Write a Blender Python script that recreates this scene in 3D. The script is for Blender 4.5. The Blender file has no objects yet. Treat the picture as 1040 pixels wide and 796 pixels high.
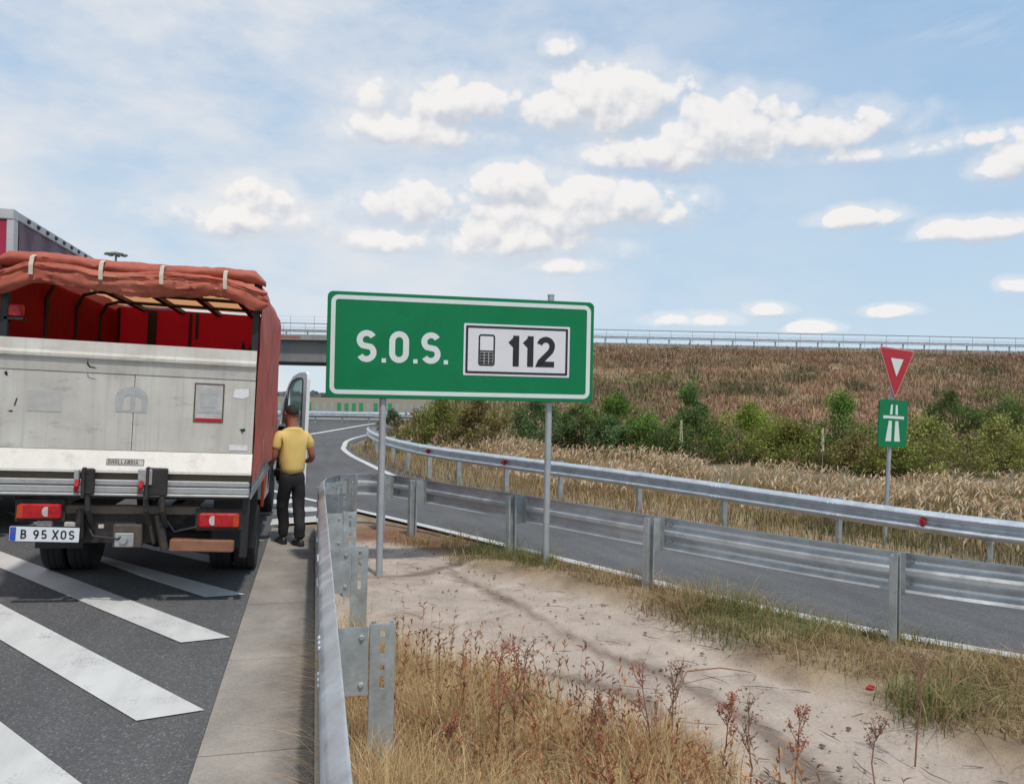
import bpy, math, random
import numpy as np
from mathutils import Vector, Matrix, noise as mnoise
from mathutils.geometry import tessellate_polygon

random.seed(7)
RNG = np.random.default_rng(11)
SC = bpy.context.scene
COL = SC.collection
R = math.radians
V = Vector

# ------------------------------------------------------------------ helpers
def sstep(a, b, x):
    t = np.clip((np.asarray(x, float) - a) / (b - a), 0, 1)
    return t * t * (3 - 2 * t)

class MB:
    """collects vertices and faces, links them as one mesh object"""
    def __init__(s): s.v = []; s.f = []; s.m = []; s.cur = 0
    def add(s, vs, fs, M=None):
        o = len(s.v)
        for p in vs:
            p = V(p)
            s.v.append(tuple(M @ p) if M is not None else tuple(p))
        for f in fs:
            s.f.append([i + o for i in f]); s.m.append(s.cur)
        return s
    def box(s, x0, x1, y0, y1, z0, z1, M=None, bev=0.0):
        if bev <= 0:
            vs = [(x, y, z) for z in (z0, z1) for y in (y0, y1) for x in (x0, x1)]
            return s.add(vs, [(0, 2, 3, 1), (4, 5, 7, 6), (0, 1, 5, 4), (1, 3, 7, 5), (3, 2, 6, 7), (2, 0, 4, 6)], M)
        b = min(bev, abs(x1 - x0) * .45, abs(y1 - y0) * .45, abs(z1 - z0) * .45)
        rings = []
        for z, i in ((z0, b), (z0 + b, 0), (z1 - b, 0), (z1, b)):
            xa, xb, ya, yb = x0 + i, x1 - i, y0 + i, y1 - i
            rings.append([(xa + b, ya, z), (xb - b, ya, z), (xb, ya + b, z), (xb, yb - b, z), (xb - b, yb, z), (xa + b, yb, z), (xa, yb - b, z), (xa, ya + b, z)])
        return s.loft(rings, M=M)
    def loft(s, rings, close=True, cap=True, M=None):
        n = len(rings[0]); vs = [p for r in rings for p in r]; fs = []
        for k in range(len(rings) - 1):
            for i in range(n if close else n - 1):
                j = (i + 1) % n
                fs.append((k * n + i, k * n + j, (k + 1) * n + j, (k + 1) * n + i))
        if cap and close:
            fs.append(tuple(reversed(range(n)))); fs.append(tuple(range((len(rings) - 1) * n, len(rings) * n)))
        return s.add(vs, fs, M)
    def tube(s, pts, r, n=8, M=None, cap=True):
        pts = [V(p) for p in pts]; rr = r if isinstance(r, (list, tuple)) else [r] * len(pts)
        rings = []; ref = None
        for i, p in enumerate(pts):
            d = (pts[min(i + 1, len(pts) - 1)] - pts[max(i - 1, 0)]).normalized()
            if ref is None:
                ref = V((0, 0, 1)) if abs(d.z) < .9 else V((1, 0, 0))
            a = (ref - d * ref.dot(d)).normalized(); ref = a; b = d.cross(a)
            rings.append([p + (a * math.cos(2 * math.pi * k / n) + b * math.sin(2 * math.pi * k / n)) * rr[i] for k in range(n)])
        return s.loft(rings, M=M, cap=cap)
    def lathe(s, prof, n=24, M=None):
        rings = [[(r * math.cos(2 * math.pi * k / n), r * math.sin(2 * math.pi * k / n), z) for k in range(n)] for r, z in prof]
        return s.loft(rings, M=M)
    def plate(s, outer, holes=(), t=.01, M=None):
        """outline in the XZ plane, front at y=0 (towards -y), thickness t backwards"""
        loops = [[V((p[0], p[1], 0)) for p in outer]] + [[V((p[0], p[1], 0)) for p in h] for h in holes]
        tri = tessellate_polygon(loops)
        flat = [p for l in loops for p in l]; n = len(flat)
        vs = [(p.x, 0, p.y) for p in flat] + [(p.x, t, p.y) for p in flat]
        fs = []
        for a, b, c in tri:
            nn = (flat[b] - flat[a]).cross(flat[c] - flat[a]).z
            if abs(nn) < 1e-12: continue
            if nn < 0: b, c = c, b
            fs.append((a, b, c)); fs.append((c + n, b + n, a + n))
        o = 0
        for l in loops:
            k = len(l)
            for i in range(k):
                j = (i + 1) % k
                fs.append((o + j, o + i, o + i + n, o + j + n))
            o += k
        return s.add(vs, fs, M)
    def sheet(s, outer, M=None):
        loops = [[V((p[0], p[1], 0)) for p in outer]]
        return s.add([(p[0], p[1], p[2] if len(p) > 2 else 0) for p in outer], [t for t in tessellate_polygon(loops)], M)
    def build(s, name, mat, parent=None, smooth=False, loc=None):
        me = bpy.data.meshes.new(name)
        me.from_pydata(s.v, [], s.f); me.update()
        mats = mat if isinstance(mat, (list, tuple)) else [mat]
        for m in mats: me.materials.append(m)
        if len(mats) > 1: me.polygons.foreach_set('material_index', s.m)
        if smooth:
            me.polygons.foreach_set('use_smooth', [True] * len(me.polygons))
            try: me.set_sharp_from_angle(angle=R(smooth if smooth is not True else 40))
            except Exception: pass
        return link(name, me, parent, loc)

def link(name, data, parent=None, loc=None):
    o = bpy.data.objects.new(name, data); COL.objects.link(o)
    if parent is not None: o.parent = parent
    if loc is not None: o.location = loc
    return o

def tag(o, label=None, cat=None, group=None, kind=None):
    if label: o['label'] = label
    if cat: o['category'] = cat
    if group: o['group'] = group
    if kind: o['kind'] = kind
    return o

def thing(name, label, cat, loc=(0, 0, 0), rz=0, group=None):
    o = link(name, None, None, loc); o.empty_display_size = .2
    o.rotation_euler = (0, 0, rz)
    return tag(o, label, cat, group)

def structure(o): return tag(o, kind='structure')

def np_mesh(name, verts, faces_list, mat, cols=None, parent=None, smooth=False):
    """faces_list: list of int arrays (n,3) or (n,4)"""
    me = bpy.data.meshes.new(name)
    verts = np.asarray(verts, np.float32)
    me.vertices.add(len(verts)); me.vertices.foreach_set('co', verts.ravel())
    lv = np.concatenate([f.ravel() for f in faces_list]).astype(np.int32)
    tot = np.concatenate([np.full(len(f), f.shape[1], np.int32) for f in faces_list])
    st = np.concatenate([[0], np.cumsum(tot)[:-1]]).astype(np.int32)
    me.loops.add(len(lv)); me.loops.foreach_set('vertex_index', lv)
    me.polygons.add(len(tot)); me.polygons.foreach_set('loop_start', st); me.polygons.foreach_set('loop_total', tot)
    if smooth: me.polygons.foreach_set('use_smooth', np.ones(len(tot), bool))
    me.update(calc_edges=True)
    if cols is not None:
        a = me.color_attributes.new('Col', 'FLOAT_COLOR', 'POINT')
        c = np.ones((len(verts), 4), np.float32); c[:, :cols.shape[1]] = cols
        a.data.foreach_set('color', c.ravel())
    for m in (mat if isinstance(mat, (list, tuple)) else [mat]): me.materials.append(m)
    return link(name, me, parent)

# ------------------------------------------------------------------ materials
class NT:
    def __init__(s, nt): s.nt = nt; s.x = 0
    def n(s, typ, **kw):
        nd = s.nt.nodes.new(typ); nd.location = (s.x, 0); s.x += 40
        for k, v in kw.items(): setattr(nd, k, v)
        return nd
    def l(s, a, b): s.nt.links.new(a, b)
    def val(s, sock, v):
        if hasattr(v, 'is_output') or isinstance(v, bpy.types.NodeSocket): s.l(v, sock)
        else: sock.default_value = v
    def math(s, op, a, b=None, c=None, clamp=False):
        nd = s.n('ShaderNodeMath', operation=op, use_clamp=clamp)
        s.val(nd.inputs[0], a)
        if b is not None: s.val(nd.inputs[1], b)
        if c is not None: s.val(nd.inputs[2], c)
        return nd.outputs[0]
    def noise(s, vec, scale, detail=4, rough=.55, lac=2.0):
        nd = s.n('ShaderNodeTexNoise'); s.l(vec, nd.inputs['Vector'])
        nd.inputs['Scale'].default_value = scale; nd.inputs['Detail'].default_value = detail; nd.inputs['Roughness'].default_value = rough
        return nd.outputs['Fac']
    def ramp(s, fac, stops):
        nd = s.n('ShaderNodeValToRGB'); s.l(fac, nd.inputs[0]); cr = nd.color_ramp
        while len(cr.elements) < len(stops): cr.elements.new(.5)
        for e, (p, c) in zip(cr.elements, stops):
            e.position = p; e.color = (c, c, c, 1) if not isinstance(c, tuple) else (*c[:3], 1)
        return nd.outputs['Color']
    def mix(s, fac, a, b, mode='MIX'):
        nd = s.n('ShaderNodeMix', data_type='RGBA', blend_type=mode)
        s.val(nd.inputs[0], fac)
        for sock, v in ((nd.inputs[6], a), (nd.inputs[7], b)):
            if isinstance(v, tuple): sock.default_value = (*v[:3], 1)
            else: s.l(v, sock)
        return nd.outputs[2]
    def maprange(s, v, a, b, c=0., d=1., smooth=False):
        nd = s.n('ShaderNodeMapRange'); s.val(nd.inputs[0], v)
        nd.interpolation_type = 'SMOOTHSTEP' if smooth else 'LINEAR'
        for i, q in zip((1, 2, 3, 4), (a, b, c, d)): nd.inputs[i].default_value = q
        return nd.outputs[0]
    def scalevec(s, vec, sc):
        nd = s.n('ShaderNodeMapping'); s.l(vec, nd.inputs[0]); nd.inputs['Scale'].default_value = sc
        return nd.outputs[0]

def new_mat(name):
    m = bpy.data.materials.new(name); m.use_nodes = True
    t = NT(m.node_tree); b = m.node_tree.nodes['Principled BSDF']
    return m, t, b

def M(name, col, rough=.6, metal=0., var=.18, scale=6., fine=60., bump=.0, bscale=80., spec=.5, dirt=None, dirt_amt=.5, dirt_scale=3., streak=None, rvar=.1):
    m, t, b = new_mat(name)
    tc = t.n('ShaderNodeTexCoord').outputs['Object']
    n1 = t.noise(tc, scale, 5); n2 = t.noise(tc, fine, 3)
    f = t.math('ADD', t.math('MULTIPLY', n1, .65), t.math('MULTIPLY', n2, .35))
    f = t.maprange(f, .3, .7)
    lo = tuple(c * (1 - var) for c in col); hi = tuple(min(1, c * (1 + var)) for c in col)
    c = t.mix(f, lo, hi)
    if dirt:
        d = t.maprange(t.noise(tc, dirt_scale, 7, .68), .52, .72, 0, dirt_amt)
        c = t.mix(d, c, dirt)
    if streak:
        sv = t.scalevec(tc, (streak[1], streak[1], streak[1] * .06)); sd = t.maprange(t.noise(sv, 1, 4, .6), .5, .75, 0, streak[2])
        c = t.mix(sd, c, streak[0])
    t.l(c, b.inputs['Base Color'])
    t.l(t.maprange(n1, .3, .7, max(.02, rough - rvar), min(1, rough + rvar)), b.inputs['Roughness'])
    b.inputs['Metallic'].default_value = metal
    b.inputs['Specular IOR Level'].default_value = spec
    if bump:
        bn = t.n('ShaderNodeBump'); bn.inputs['Strength'].default_value = bump; bn.inputs['Distance'].default_value = .01
        t.l(t.noise(tc, bscale, 4), bn.inputs['Height']); t.l(bn.outputs[0], b.inputs['Normal'])
    return m

def M_leaf(name, trans=.35, rough=.7, tint=(1, 1, 1)):
    m, t, b = new_mat(name)
    a = t.n('ShaderNodeAttribute', attribute_name='Col').outputs['Color']
    a = t.mix(1., a, tint, 'MULTIPLY')
    t.l(a, b.inputs['Base Color']); b.inputs['Roughness'].default_value = rough; b.inputs['Specular IOR Level'].default_value = .2
    tr = t.n('ShaderNodeBsdfTranslucent'); t.l(a, tr.inputs[0])
    mx = t.n('ShaderNodeMixShader'); mx.inputs[0].default_value = trans
    t.l(b.outputs[0], mx.inputs[1]); t.l(tr.outputs[0], mx.inputs[2])
    t.l(mx.outputs[0], m.node_tree.nodes['Material Output'].inputs['Surface'])
    return m

def M_cloth(name, col, trans=.35, var=.2, scale=4, bump=.5, bscale=7, fade=None, tcol=None):
    m, t, b = new_mat(name)
    tc = t.n('ShaderNodeTexCoord').outputs['Object']
    n1 = t.noise(tc, scale, 6, .6)
    c = t.mix(t.maprange(n1, .3, .7), tuple(x * (1 - var) for x in col), tuple(min(1, x * (1 + var)) for x in col))
    if fade:
        c = t.mix(t.maprange(t.noise(tc, 1.7, 6, .65), .48, .7, 0, .6), c, fade)
    t.l(c, b.inputs['Base Color']); b.inputs['Roughness'].default_value = .62; b.inputs['Specular IOR Level'].default_value = .3
    bn = t.n('ShaderNodeBump'); bn.inputs['Strength'].default_value = bump; bn.inputs['Distance'].default_value = .03
    t.l(t.noise(t.scalevec(tc, (1, 1, .5)), bscale, 5, .55), bn.inputs['Height']); t.l(bn.outputs[0], b.inputs['Normal'])
    tr = t.n('ShaderNodeBsdfTranslucent')
    if tcol: tr.inputs[0].default_value = (*tcol, 1)
    else: t.l(c, tr.inputs[0])
    mx = t.n('ShaderNodeMixShader'); mx.inputs[0].default_value = trans
    t.l(b.outputs[0], mx.inputs[1]); t.l(tr.outputs[0], mx.inputs[2])
    t.l(mx.outputs[0], m.node_tree.nodes['Material Output'].inputs['Surface'])
    return m

def M_asphalt():
    m, t, b = new_mat('asphalt')
    tc = t.n('ShaderNodeTexCoord').outputs['Object']
    big = t.noise(tc, .35, 5, .6); mid = t.noise(t.scalevec(tc, (2.2, .35, 1)), 1.4, 4)
    vo = t.n('ShaderNodeTexVoronoi'); vo.inputs['Scale'].default_value = 95; t.l(tc, vo.inputs['Vector'])
    vr = t.n('ShaderNodeRGBToBW'); t.l(vo.outputs['Color'], vr.inputs[0])
    fine = t.noise(tc, 170, 3, .7)
    st = t.ramp(vr.outputs[0], [(0, .030), (.55, .062), (.80, .10), (1, .26)])
    c = t.mix(.5, st, t.ramp(fine, [(.3, .038), (.7, .10)]))
    c = t.mix(1., c, t.ramp(t.math('ADD', t.math('MULTIPLY', big, .6), t.math('MULTIPLY', mid, .4)), [(.35, (1.22, 1.20, 1.19)), (.65, (1.95, 1.91, 1.87))]), 'MULTIPLY')
    spots = t.maprange(t.noise(tc, 5.5, 3, .5), .70, .78, 0, .5)
    c = t.mix(spots, c, (.03, .03, .031))
    t.l(c, b.inputs['Base Color']); b.inputs['Roughness'].default_value = .88; b.inputs['Specular IOR Level'].default_value = .3
    bn = t.n('ShaderNodeBump'); bn.inputs['Strength'].default_value = .55; bn.inputs['Distance'].default_value = .006
    t.l(vo.outputs['Distance'], bn.inputs['Height']); t.l(bn.outputs[0], b.inputs['Normal'])
    return m

def M_paint():
    m, t, b = new_mat('road_paint')
    tc = t.n('ShaderNodeTexCoord').outputs['Object']
    w = t.math('ADD', t.math('MULTIPLY', t.noise(tc, 3, 6, .65), .5), t.math('MULTIPLY', t.noise(tc, 70, 3, .7), .5))
    c = t.mix(t.maprange(w, .54, .66, 0, .8), (.60, .59, .56), (.15, .15, .148))
    c = t.mix(t.maprange(t.noise(t.scalevec(tc, (2.5, .7, 1)), 1.1, 6, .65), .4, .7, 0, .55), c, (.36, .35, .33))
    t.l(c, b.inputs['Base Color']); b.inputs['Roughness'].default_value = .75
    bn = t.n('ShaderNodeBump'); bn.inputs['Strength'].default_value = .35; bn.inputs['Distance'].default_value = .004
    t.l(t.noise(tc, 110, 3), bn.inputs['Height']); t.l(bn.outputs[0], b.inputs['Normal'])
    return m

def M_ground():
    m, t, b = new_mat('bare_ground')
    tc = t.n('ShaderNodeTexCoord').outputs['Object']
    a = t.n('ShaderNodeAttribute', attribute_name='Col').outputs['Color']
    n = t.math('ADD', t.math('MULTIPLY', t.noise(tc, 2.3, 7, .65), .5), t.math('MULTIPLY', t.noise(tc, 38, 5, .7), .5))
    c = t.mix(1., a, t.ramp(n, [(.3, .52), (.46, .95), (.56, 1.05), (.7, 1.28)]), 'MULTIPLY')
    peb = t.n('ShaderNodeTexVoronoi'); peb.inputs['Scale'].default_value = 26; peb.inputs['Randomness'].default_value = 1; t.l(tc, peb.inputs['Vector'])
    msk = t.math('MULTIPLY', t.maprange(peb.outputs['Distance'], .10, .16, 1, 0), t.maprange(t.noise(tc, 3.1, 4), .5, .66))
    c = t.mix(t.math('MULTIPLY', msk, .55), c, (.12, .095, .075))
    t.l(c, b.inputs['Base Color']); b.inputs['Roughness'].default_value = .95; b.inputs['Specular IOR Level'].default_value = .15
    bn = t.n('ShaderNodeBump'); bn.inputs['Strength'].default_value = .9; bn.inputs['Distance'].default_value = .03
    t.l(n, bn.inputs['Height']); t.l(bn.outputs[0], b.inputs['Normal'])
    return m

def M_concrete():
    m, t, b = new_mat('gutter_concrete')
    tc = t.n('ShaderNodeTexCoord').outputs['Object']
    n = t.math('ADD', t.math('MULTIPLY', t.noise(tc, 1.6, 7, .62), .6), t.math('MULTIPLY', t.noise(tc, 60, 4, .7), .4))
    c = t.mix(t.maprange(n, .35, .65), (.205, .178, .152), (.375, .332, .285))
    sx = t.n('ShaderNodeSeparateXYZ'); t.l(tc, sx.inputs[0])
    edge = t.math('ADD', t.maprange(sx.outputs[0], -.42, .03, -.12, .34), t.math('MULTIPLY', t.noise(tc, 2.6, 6, .7), .55))
    c = t.mix(t.maprange(edge, .30, .56, 0, .9), c, (.15, .125, .105))
    gr = t.n('ShaderNodeTexVoronoi'); gr.inputs['Scale'].default_value = 34; t.l(tc, gr.inputs['Vector'])
    g = t.math('MULTIPLY', t.maprange(gr.outputs['Distance'], .12, .2, 1, 0), t.maprange(edge, .36, .55))
    c = t.mix(t.math('MULTIPLY', g, .8), c, (.05, .045, .04))
    t.l(c, b.inputs['Base Color']); b.inputs['Roughness'].default_value = .9
    bn = t.n('ShaderNodeBump'); bn.inputs['Strength'].default_value = .5; bn.inputs['Distance'].default_value = .012
    t.l(t.noise(tc, 45, 5, .65), bn.inputs['Height']); t.l(bn.outputs[0], b.inputs['Normal'])
    return m

def M_gate():
    """dirty, scuffed, off-white painted tail lift"""
    m, t, b = new_mat('scuffed_white_paint')
    tc = t.n('ShaderNodeTexCoord').outputs['Object']
    n = t.noise(tc, 3, 6, .6)
    c = t.mix(t.maprange(n, .3, .7), (.48, .445, .385), (.62, .59, .525))
    st = t.noise(t.scalevec(tc, (26, 1, 1.1)), 1, 4, .6)
    c = t.mix(t.maprange(st, .5, .72, 0, .45), c, (.36, .35, .335))
    fine = t.noise(t.scalevec(tc, (140, 1, 2.)), 1, 2, .5)
    c = t.mix(t.maprange(fine, .55, .7, 0, .22), c, (.42, .41, .40))
    gm = t.maprange(t.noise(t.scalevec(tc, (4, 1, 9)), 1, 8, .72), .56, .7, 0, .55)
    c = t.mix(gm, c, (.27, .25, .22))
    sc = t.maprange(t.noise(t.scalevec(tc, (9, 1, 16)), 1.3, 6, .75), .705, .745, 0, .9)
    c = t.mix(sc, c, (.035, .03, .028))
    t.l(c, b.inputs['Base Color']); b.inputs['Roughness'].default_value = .55
    bn = t.n('ShaderNodeBump'); bn.inputs['Strength'].default_value = .12; bn.inputs['Distance'].default_value = .01
    t.l(t.noise(tc, 5, 4), bn.inputs['Height']); t.l(bn.outputs[0], b.inputs['Normal'])
    return m

def M_glass(name, col=(.45, .62, .6), alpha=.4, rough=.05):
    m, t, b = new_mat(name)
    b.inputs['Base Color'].default_value = (*col, 1); b.inputs['Roughness'].default_value = rough
    tr = t.n('ShaderNodeBsdfTransparent'); tr.inputs[0].default_value = (*[.5 + .5 * c for c in col], 1)
    mx = t.n('ShaderNodeMixShader'); mx.inputs[0].default_value = alpha
    t.l(tr.outputs[0], mx.inputs[1]); t.l(b.outputs[0], mx.inputs[2])
    t.l(mx.outputs[0], m.node_tree.nodes['Material Output'].inputs['Surface'])
    return m

GALV = M('galvanised_steel', (.62, .66, .69), .40, .72, .16, 5, 30, .05, 60, dirt=(.20, .185, .165), dirt_amt=.35, dirt_scale=4)
GALV_POST = M('weathered_galvanised_post', (.40, .43, .43), .5, .45, .25, 8, 45, .06, 60, dirt=(.18, .15, .12), dirt_amt=.45, dirt_scale=6)
GALV_D = M('dull_galvanised', (.30, .33, .36), .6, .3, .15, 2, 20)
POLE = M('sign_pole_grey', (.40, .425, .44), .5, .35, .12, 6, 40)
GREEN = M('sign_green_sheeting', (.002, .185, .068), .5, 0, .10, 1.6, 30, spec=.25, dirt=(.004, .115, .04), dirt_amt=.5, dirt_scale=1.7)
GREEN_E = M('sign_green_edge', (.004, .12, .05), .5)
WHITE = M('sign_white_sheeting', (.66, .72, .68), .4, 0, .05, 5)
WHITE_B = M('sign_white_panel', (.70, .69, .71), .4, 0, .05, 5)
BLACK = M('sign_black_vinyl', (.016, .014, .018), .45, 0, .1)
SIGNRED = M('sign_red_sheeting', (.42, .008, .018), .4, 0, .08, 3)
PINK = M('sign_pale_red_rim', (.62, .22, .23), .4, 0, .08)
BACKG = M('sign_back_grey', (.22, .23, .24), .5, .4)
ASPH = M_asphalt(); PAINT = M_paint(); GROUND = M_ground(); CONC = M_concrete(); GATE = M_gate()
KERB = M('kerb_concrete', (.34, .31, .27), .9, 0, .22, 5, 60, .3, 60, dirt=(.14, .12, .10), dirt_amt=.6)
TARP = M_cloth('faded_red_tarpaulin', (.52, .135, .085), .22, .22, 4, .5, 9, fade=(.60, .25, .17))
TARP_S = M_cloth('red_tarpaulin_side', (.60, .145, .115), .18, .16, 3, .8, 5, fade=(.64, .24, .20))
TARP_IN = M_cloth('red_tarpaulin_wall', (.30, .010, .014), .5, .25, 3, .6, 6, tcol=(.55, .008, .015))  # saturated red stands in for daylight glowing through the cloth
ROOFP = M_cloth('tan_roof_sheet', (.42, .22, .12), .6, .15, 4, .3, 8, tcol=(.75, .36, .17))
TRAIL_R = M('crimson_trailer_door', (.36, .012, .05), .45, 0, .15, 2)
TRAIL_S = M_cloth('dusty_purple_curtain', (.16, .095, .13), .05, .2, 2.5, .5, 6, fade=(.22, .16, .18))
STEELD = M('dark_chassis_steel', (.035, .031, .029), .7, .2, .4, 9, 50, .2, 60, dirt=(.12, .075, .045), dirt_amt=.6, dirt_scale=6)
RUSTB = M('rusty_brown_beam', (.25, .115, .065), .75, .1, .3, 7, 50, .2, 60, dirt=(.09, .05, .03), dirt_amt=.5)
ALU = M('grimy_aluminium', (.42, .42, .41), .5, .4, .15, 5, 40, dirt=(.16, .14, .12), dirt_amt=.6, dirt_scale=5)
ALU_B = M('bright_lift_lip', (.76, .71, .63), .45, .1, .10, 5, 50, dirt=(.34, .30, .26), dirt_amt=.5, dirt_scale=5)
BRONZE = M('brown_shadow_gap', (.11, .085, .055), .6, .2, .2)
RUBBER = M('tyre_rubber', (.018, .018, .019), .85, 0, .3, 12, 60, .3, 70, dirt=(.06, .052, .045), dirt_amt=.4)
BLKPL = M('black_plastic', (.018, .018, .02), .55, 0, .25, 7)
RIM = M('wheel_steel', (.18, .18, .19), .5, .6)
REDL = M('red_lamp_lens', (.42, .010, .014), .32, 0, .2, 20, dirt=(.20, .04, .03), dirt_amt=.5, dirt_scale=8)
AMBL = M('amber_lamp_lens', (.48, .05, .012), .3, 0, .1, 20)
WHTL = M('clear_lamp_lens', (.50, .46, .42), .3, 0, .2, 20)
ORANGE = M('orange_mudflap', (.62, .085, .025), .6, 0, .15, 6)
SILVER = M('silver_van_paint', (.82, .82, .82), .3, .05, .05, 3)
CABW = M('white_van_paint', (.62, .62, .62), .35, 0, .06, 3)
GLASS = M_glass('tinted_door_glass')
GLASSD = M_glass('dark_cab_glass', (.05, .07, .07), .75)
PLATEW = M('number_plate_white', (.70, .71, .73), .4, 0, .05)
EUBLUE = M('number_plate_blue', (.02, .09, .42), .4)
STRAP = M('pale_strap', (.52, .46, .36), .7, 0, .15, 20)
STICK = M('faded_sticker', (.47, .44, .42), .6, 0, .2, 14, 60)
STICKW = M('white_sticker', (.72, .71, .70), .5, 0, .1, 30)
STAIN = M('faded_grey_decal', (.405, .41, .39), .65, 0, .15, 18, 60)
STAIN2 = M('pale_grey_decal', (.455, .435, .40), .65, 0, .1, 18, 60)
SKIN = M('tanned_skin', (.31, .115, .07), .5, 0, .1, 15)
YELLOW = M('yellow_tshirt_cotton', (.74, .53, .17), .85, 0, .12, 7, 120, .25, 25)
TROUS = M('black_trouser_cloth', (.017, .016, .018), .85, 0, .3, 6, 80, .25, 30)
HAIR = M('short_dark_hair', (.018, .012, .010), .7, 0, .3, 40, 150, .6, 150)
SHOE = M('black_shoe_leather', (.02, .018, .018), .5, 0, .2)
EYEW = M('eye_white', (.7, .68, .65), .3)
CONC_B = M('bridge_concrete', (.30, .295, .28), .9, 0, .15, .6, 6, .2, 20, streak=((.16, .155, .15), 1.2, .5))
CONC_D = M('bridge_girder_concrete', (.20, .20, .195), .9, 0, .15, .5, 6, .2, 20, streak=((.12, .118, .115), 1.2, .5))
RUSTP = M('rust_red_bridge_paint', (.32, .12, .08), .8)
ANTIG = M('green_screen_panel', (.03, .27, .13), .6, 0, .2, 2)
ANTIW = M('pale_screen_panel', (.30, .36, .33), .6, 0, .25, 2)
LEAF = M_leaf('leaf_green', .35)
STRAW = M_leaf('dry_straw', .42, .8)
WEED = M_leaf('dry_weed', .25, .85)
BARK = M('shrub_bark', (.09, .065, .045), .9, 0, .25, 12)
REDBIT = M('red_plastic_scrap', (.45, .03, .03), .5)
TWIGM = M('dead_brown_stem', (.25, .125, .075), .85, 0, .3, 25)
STONE = M('grey_stone', (.36, .33, .29), .9, 0, .3, 12)

# ------------------------------------------------------------------ terrain functions
LINE_NEAR = np.array([(9.4, .4), (7.7, 2.2), (6.4, 3.55), (5.28, 4.78), (4.55, 5.62), (3.78, 6.9), (3.34, 7.82), (2.11, 10.36), (1.23, 12.3), (.55, 13.9), (-.4, 16.2), (-1.6, 19.4), (-2.6, 22.6)])
RAILC = np.array([(13.2, 2.9, .40), (11.1, 5.5, .40), (9.07, 8.24, .41), (8.10, 9.62, .45), (7.25, 11.17, .49), (6.53, 12.7, .52), (5.43, 14.83, .56), (4.32, 16.97, .585), (3.04, 20.39, .585), (2.37, 24.17, .575), (2.05, 28.37, .575), (2.15, 32.6, .575)])
FARLINE = np.array([(12.2, 2.2), (10.2, 4.8), (8.15, 7.5), (7.2, 8.95), (6.4, 10.5), (5.65, 12.1), (4.55, 14.3), (3.42, 16.75), (2.55, 19.2), (2.2, 21.0), (1.75, 24.0), (1.30, 28.0), (1.12, 31.5), (1.22, 35.2)])

def polydist(x, y, P):
    """signed distance to a polyline, + on the left of its direction"""
    best = np.full(np.shape(x), 1e9); sg = np.zeros(np.shape(x))
    for (ax, ay), (bx, by) in zip(P[:-1, :2], P[1:, :2]):
        dx, dy = bx - ax, by - ay; L2 = dx * dx + dy * dy
        t = np.clip(((x - ax) * dx + (y - ay) * dy) / L2, 0, 1)
        ex, ey = x - ax - t * dx, y - ay - t * dy
        d = np.hypot(ex, ey); s = np.sign(dx * ey - dy * ex)
        m = d < best; best = np.where(m, d, best); sg = np.where(m, s, sg)
    return best * sg

def gz(x, y):
    """height of the finished surface (roads and ground share it)"""
    x = np.asarray(x, float); y = np.asarray(y, float)
    cross = .03 * np.clip(-.56 - x, 0, 9) * (1 - sstep(13, 26, y))
    down = -.2 * sstep(10, 20, y)
    s = (x - 4.25) * .85 + (y - 5.2) * .53          # distance across the ramp
    side = -.36 * sstep(.3, 5.6, s) * (1 - sstep(8, 16, y) * .55)
    side = np.where(x > -1, side, 0)
    return cross + down + side * (1 - sstep(16, 26, y) * .5)

def gzf(x, y): return float(gz(x, y))

BD = np.array([.969, -.246]); BN = np.array([-.246, -.969]); BP = np.array([-1.1, 74.5])
def emb_ao(x, y):
    return (x - BP[0]) * BD[0] + (y - BP[1]) * BD[1], (x - BP[0]) * BN[0] + (y - BP[1]) * BN[1]
def emb_z(x, y):
    a, o = emb_ao(np.asarray(x, float), np.asarray(y, float))
    h = np.clip((44 - o) / 46.5, 0, 1) * np.clip((o + 26) / 15, 0, 1)
    l = np.clip((a - 13) / 11, 0, 1)
    k = np.minimum(h, l)
    k = k * k * (3 - 2 * k) * .35 + k * .65
    return -.5 + 7.75 * k

def poly_resample(P, step):
    P = np.asarray(P, float)
    out = []
    n = len(P)
    for i in range(n - 1):
        p0, p1, p2, p3 = P[max(i - 1, 0)], P[i], P[i + 1], P[min(i + 2, n - 1)]
        k = max(2, int(np.linalg.norm(p2[:2] - p1[:2]) / step))
        for j in range(k):
            t = j / k
            out.append(.5 * ((2 * p1) + (-p0 + p2) * t + (2 * p0 - 5 * p1 + 4 * p2 - p3) * t * t + (-p0 + 3 * p1 - 3 * p2 + p3) * t ** 3))
    out.append(P[-1])
    return np.array(out)

# ------------------------------------------------------------------ ground sheet
def axis(fine0, fine1, step, far, g=1.22):
    a = list(np.arange(fine0, fine1 + 1e-6, step))
    d = step
    while a[-1] < far: d *= g; a.append(a[-1] + d)
    d = step
    b = [a[0]]
    while b[-1] > -far: d *= g; b.append(b[-1] - d)
    return np.array(sorted(set(b[1:] + a)))

def fbm(x, y, sc, oct=4, seed=0.0):
    out = np.zeros(np.shape(x)); xs, ys = np.ravel(x), np.ravel(y); r = np.zeros(len(xs))
    for i in range(len(xs)):
        r[i] = mnoise.fractal((xs[i] * sc + seed, ys[i] * sc, seed * .7), 1.0, 2.0, oct)
    return r.reshape(np.shape(x))

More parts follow.
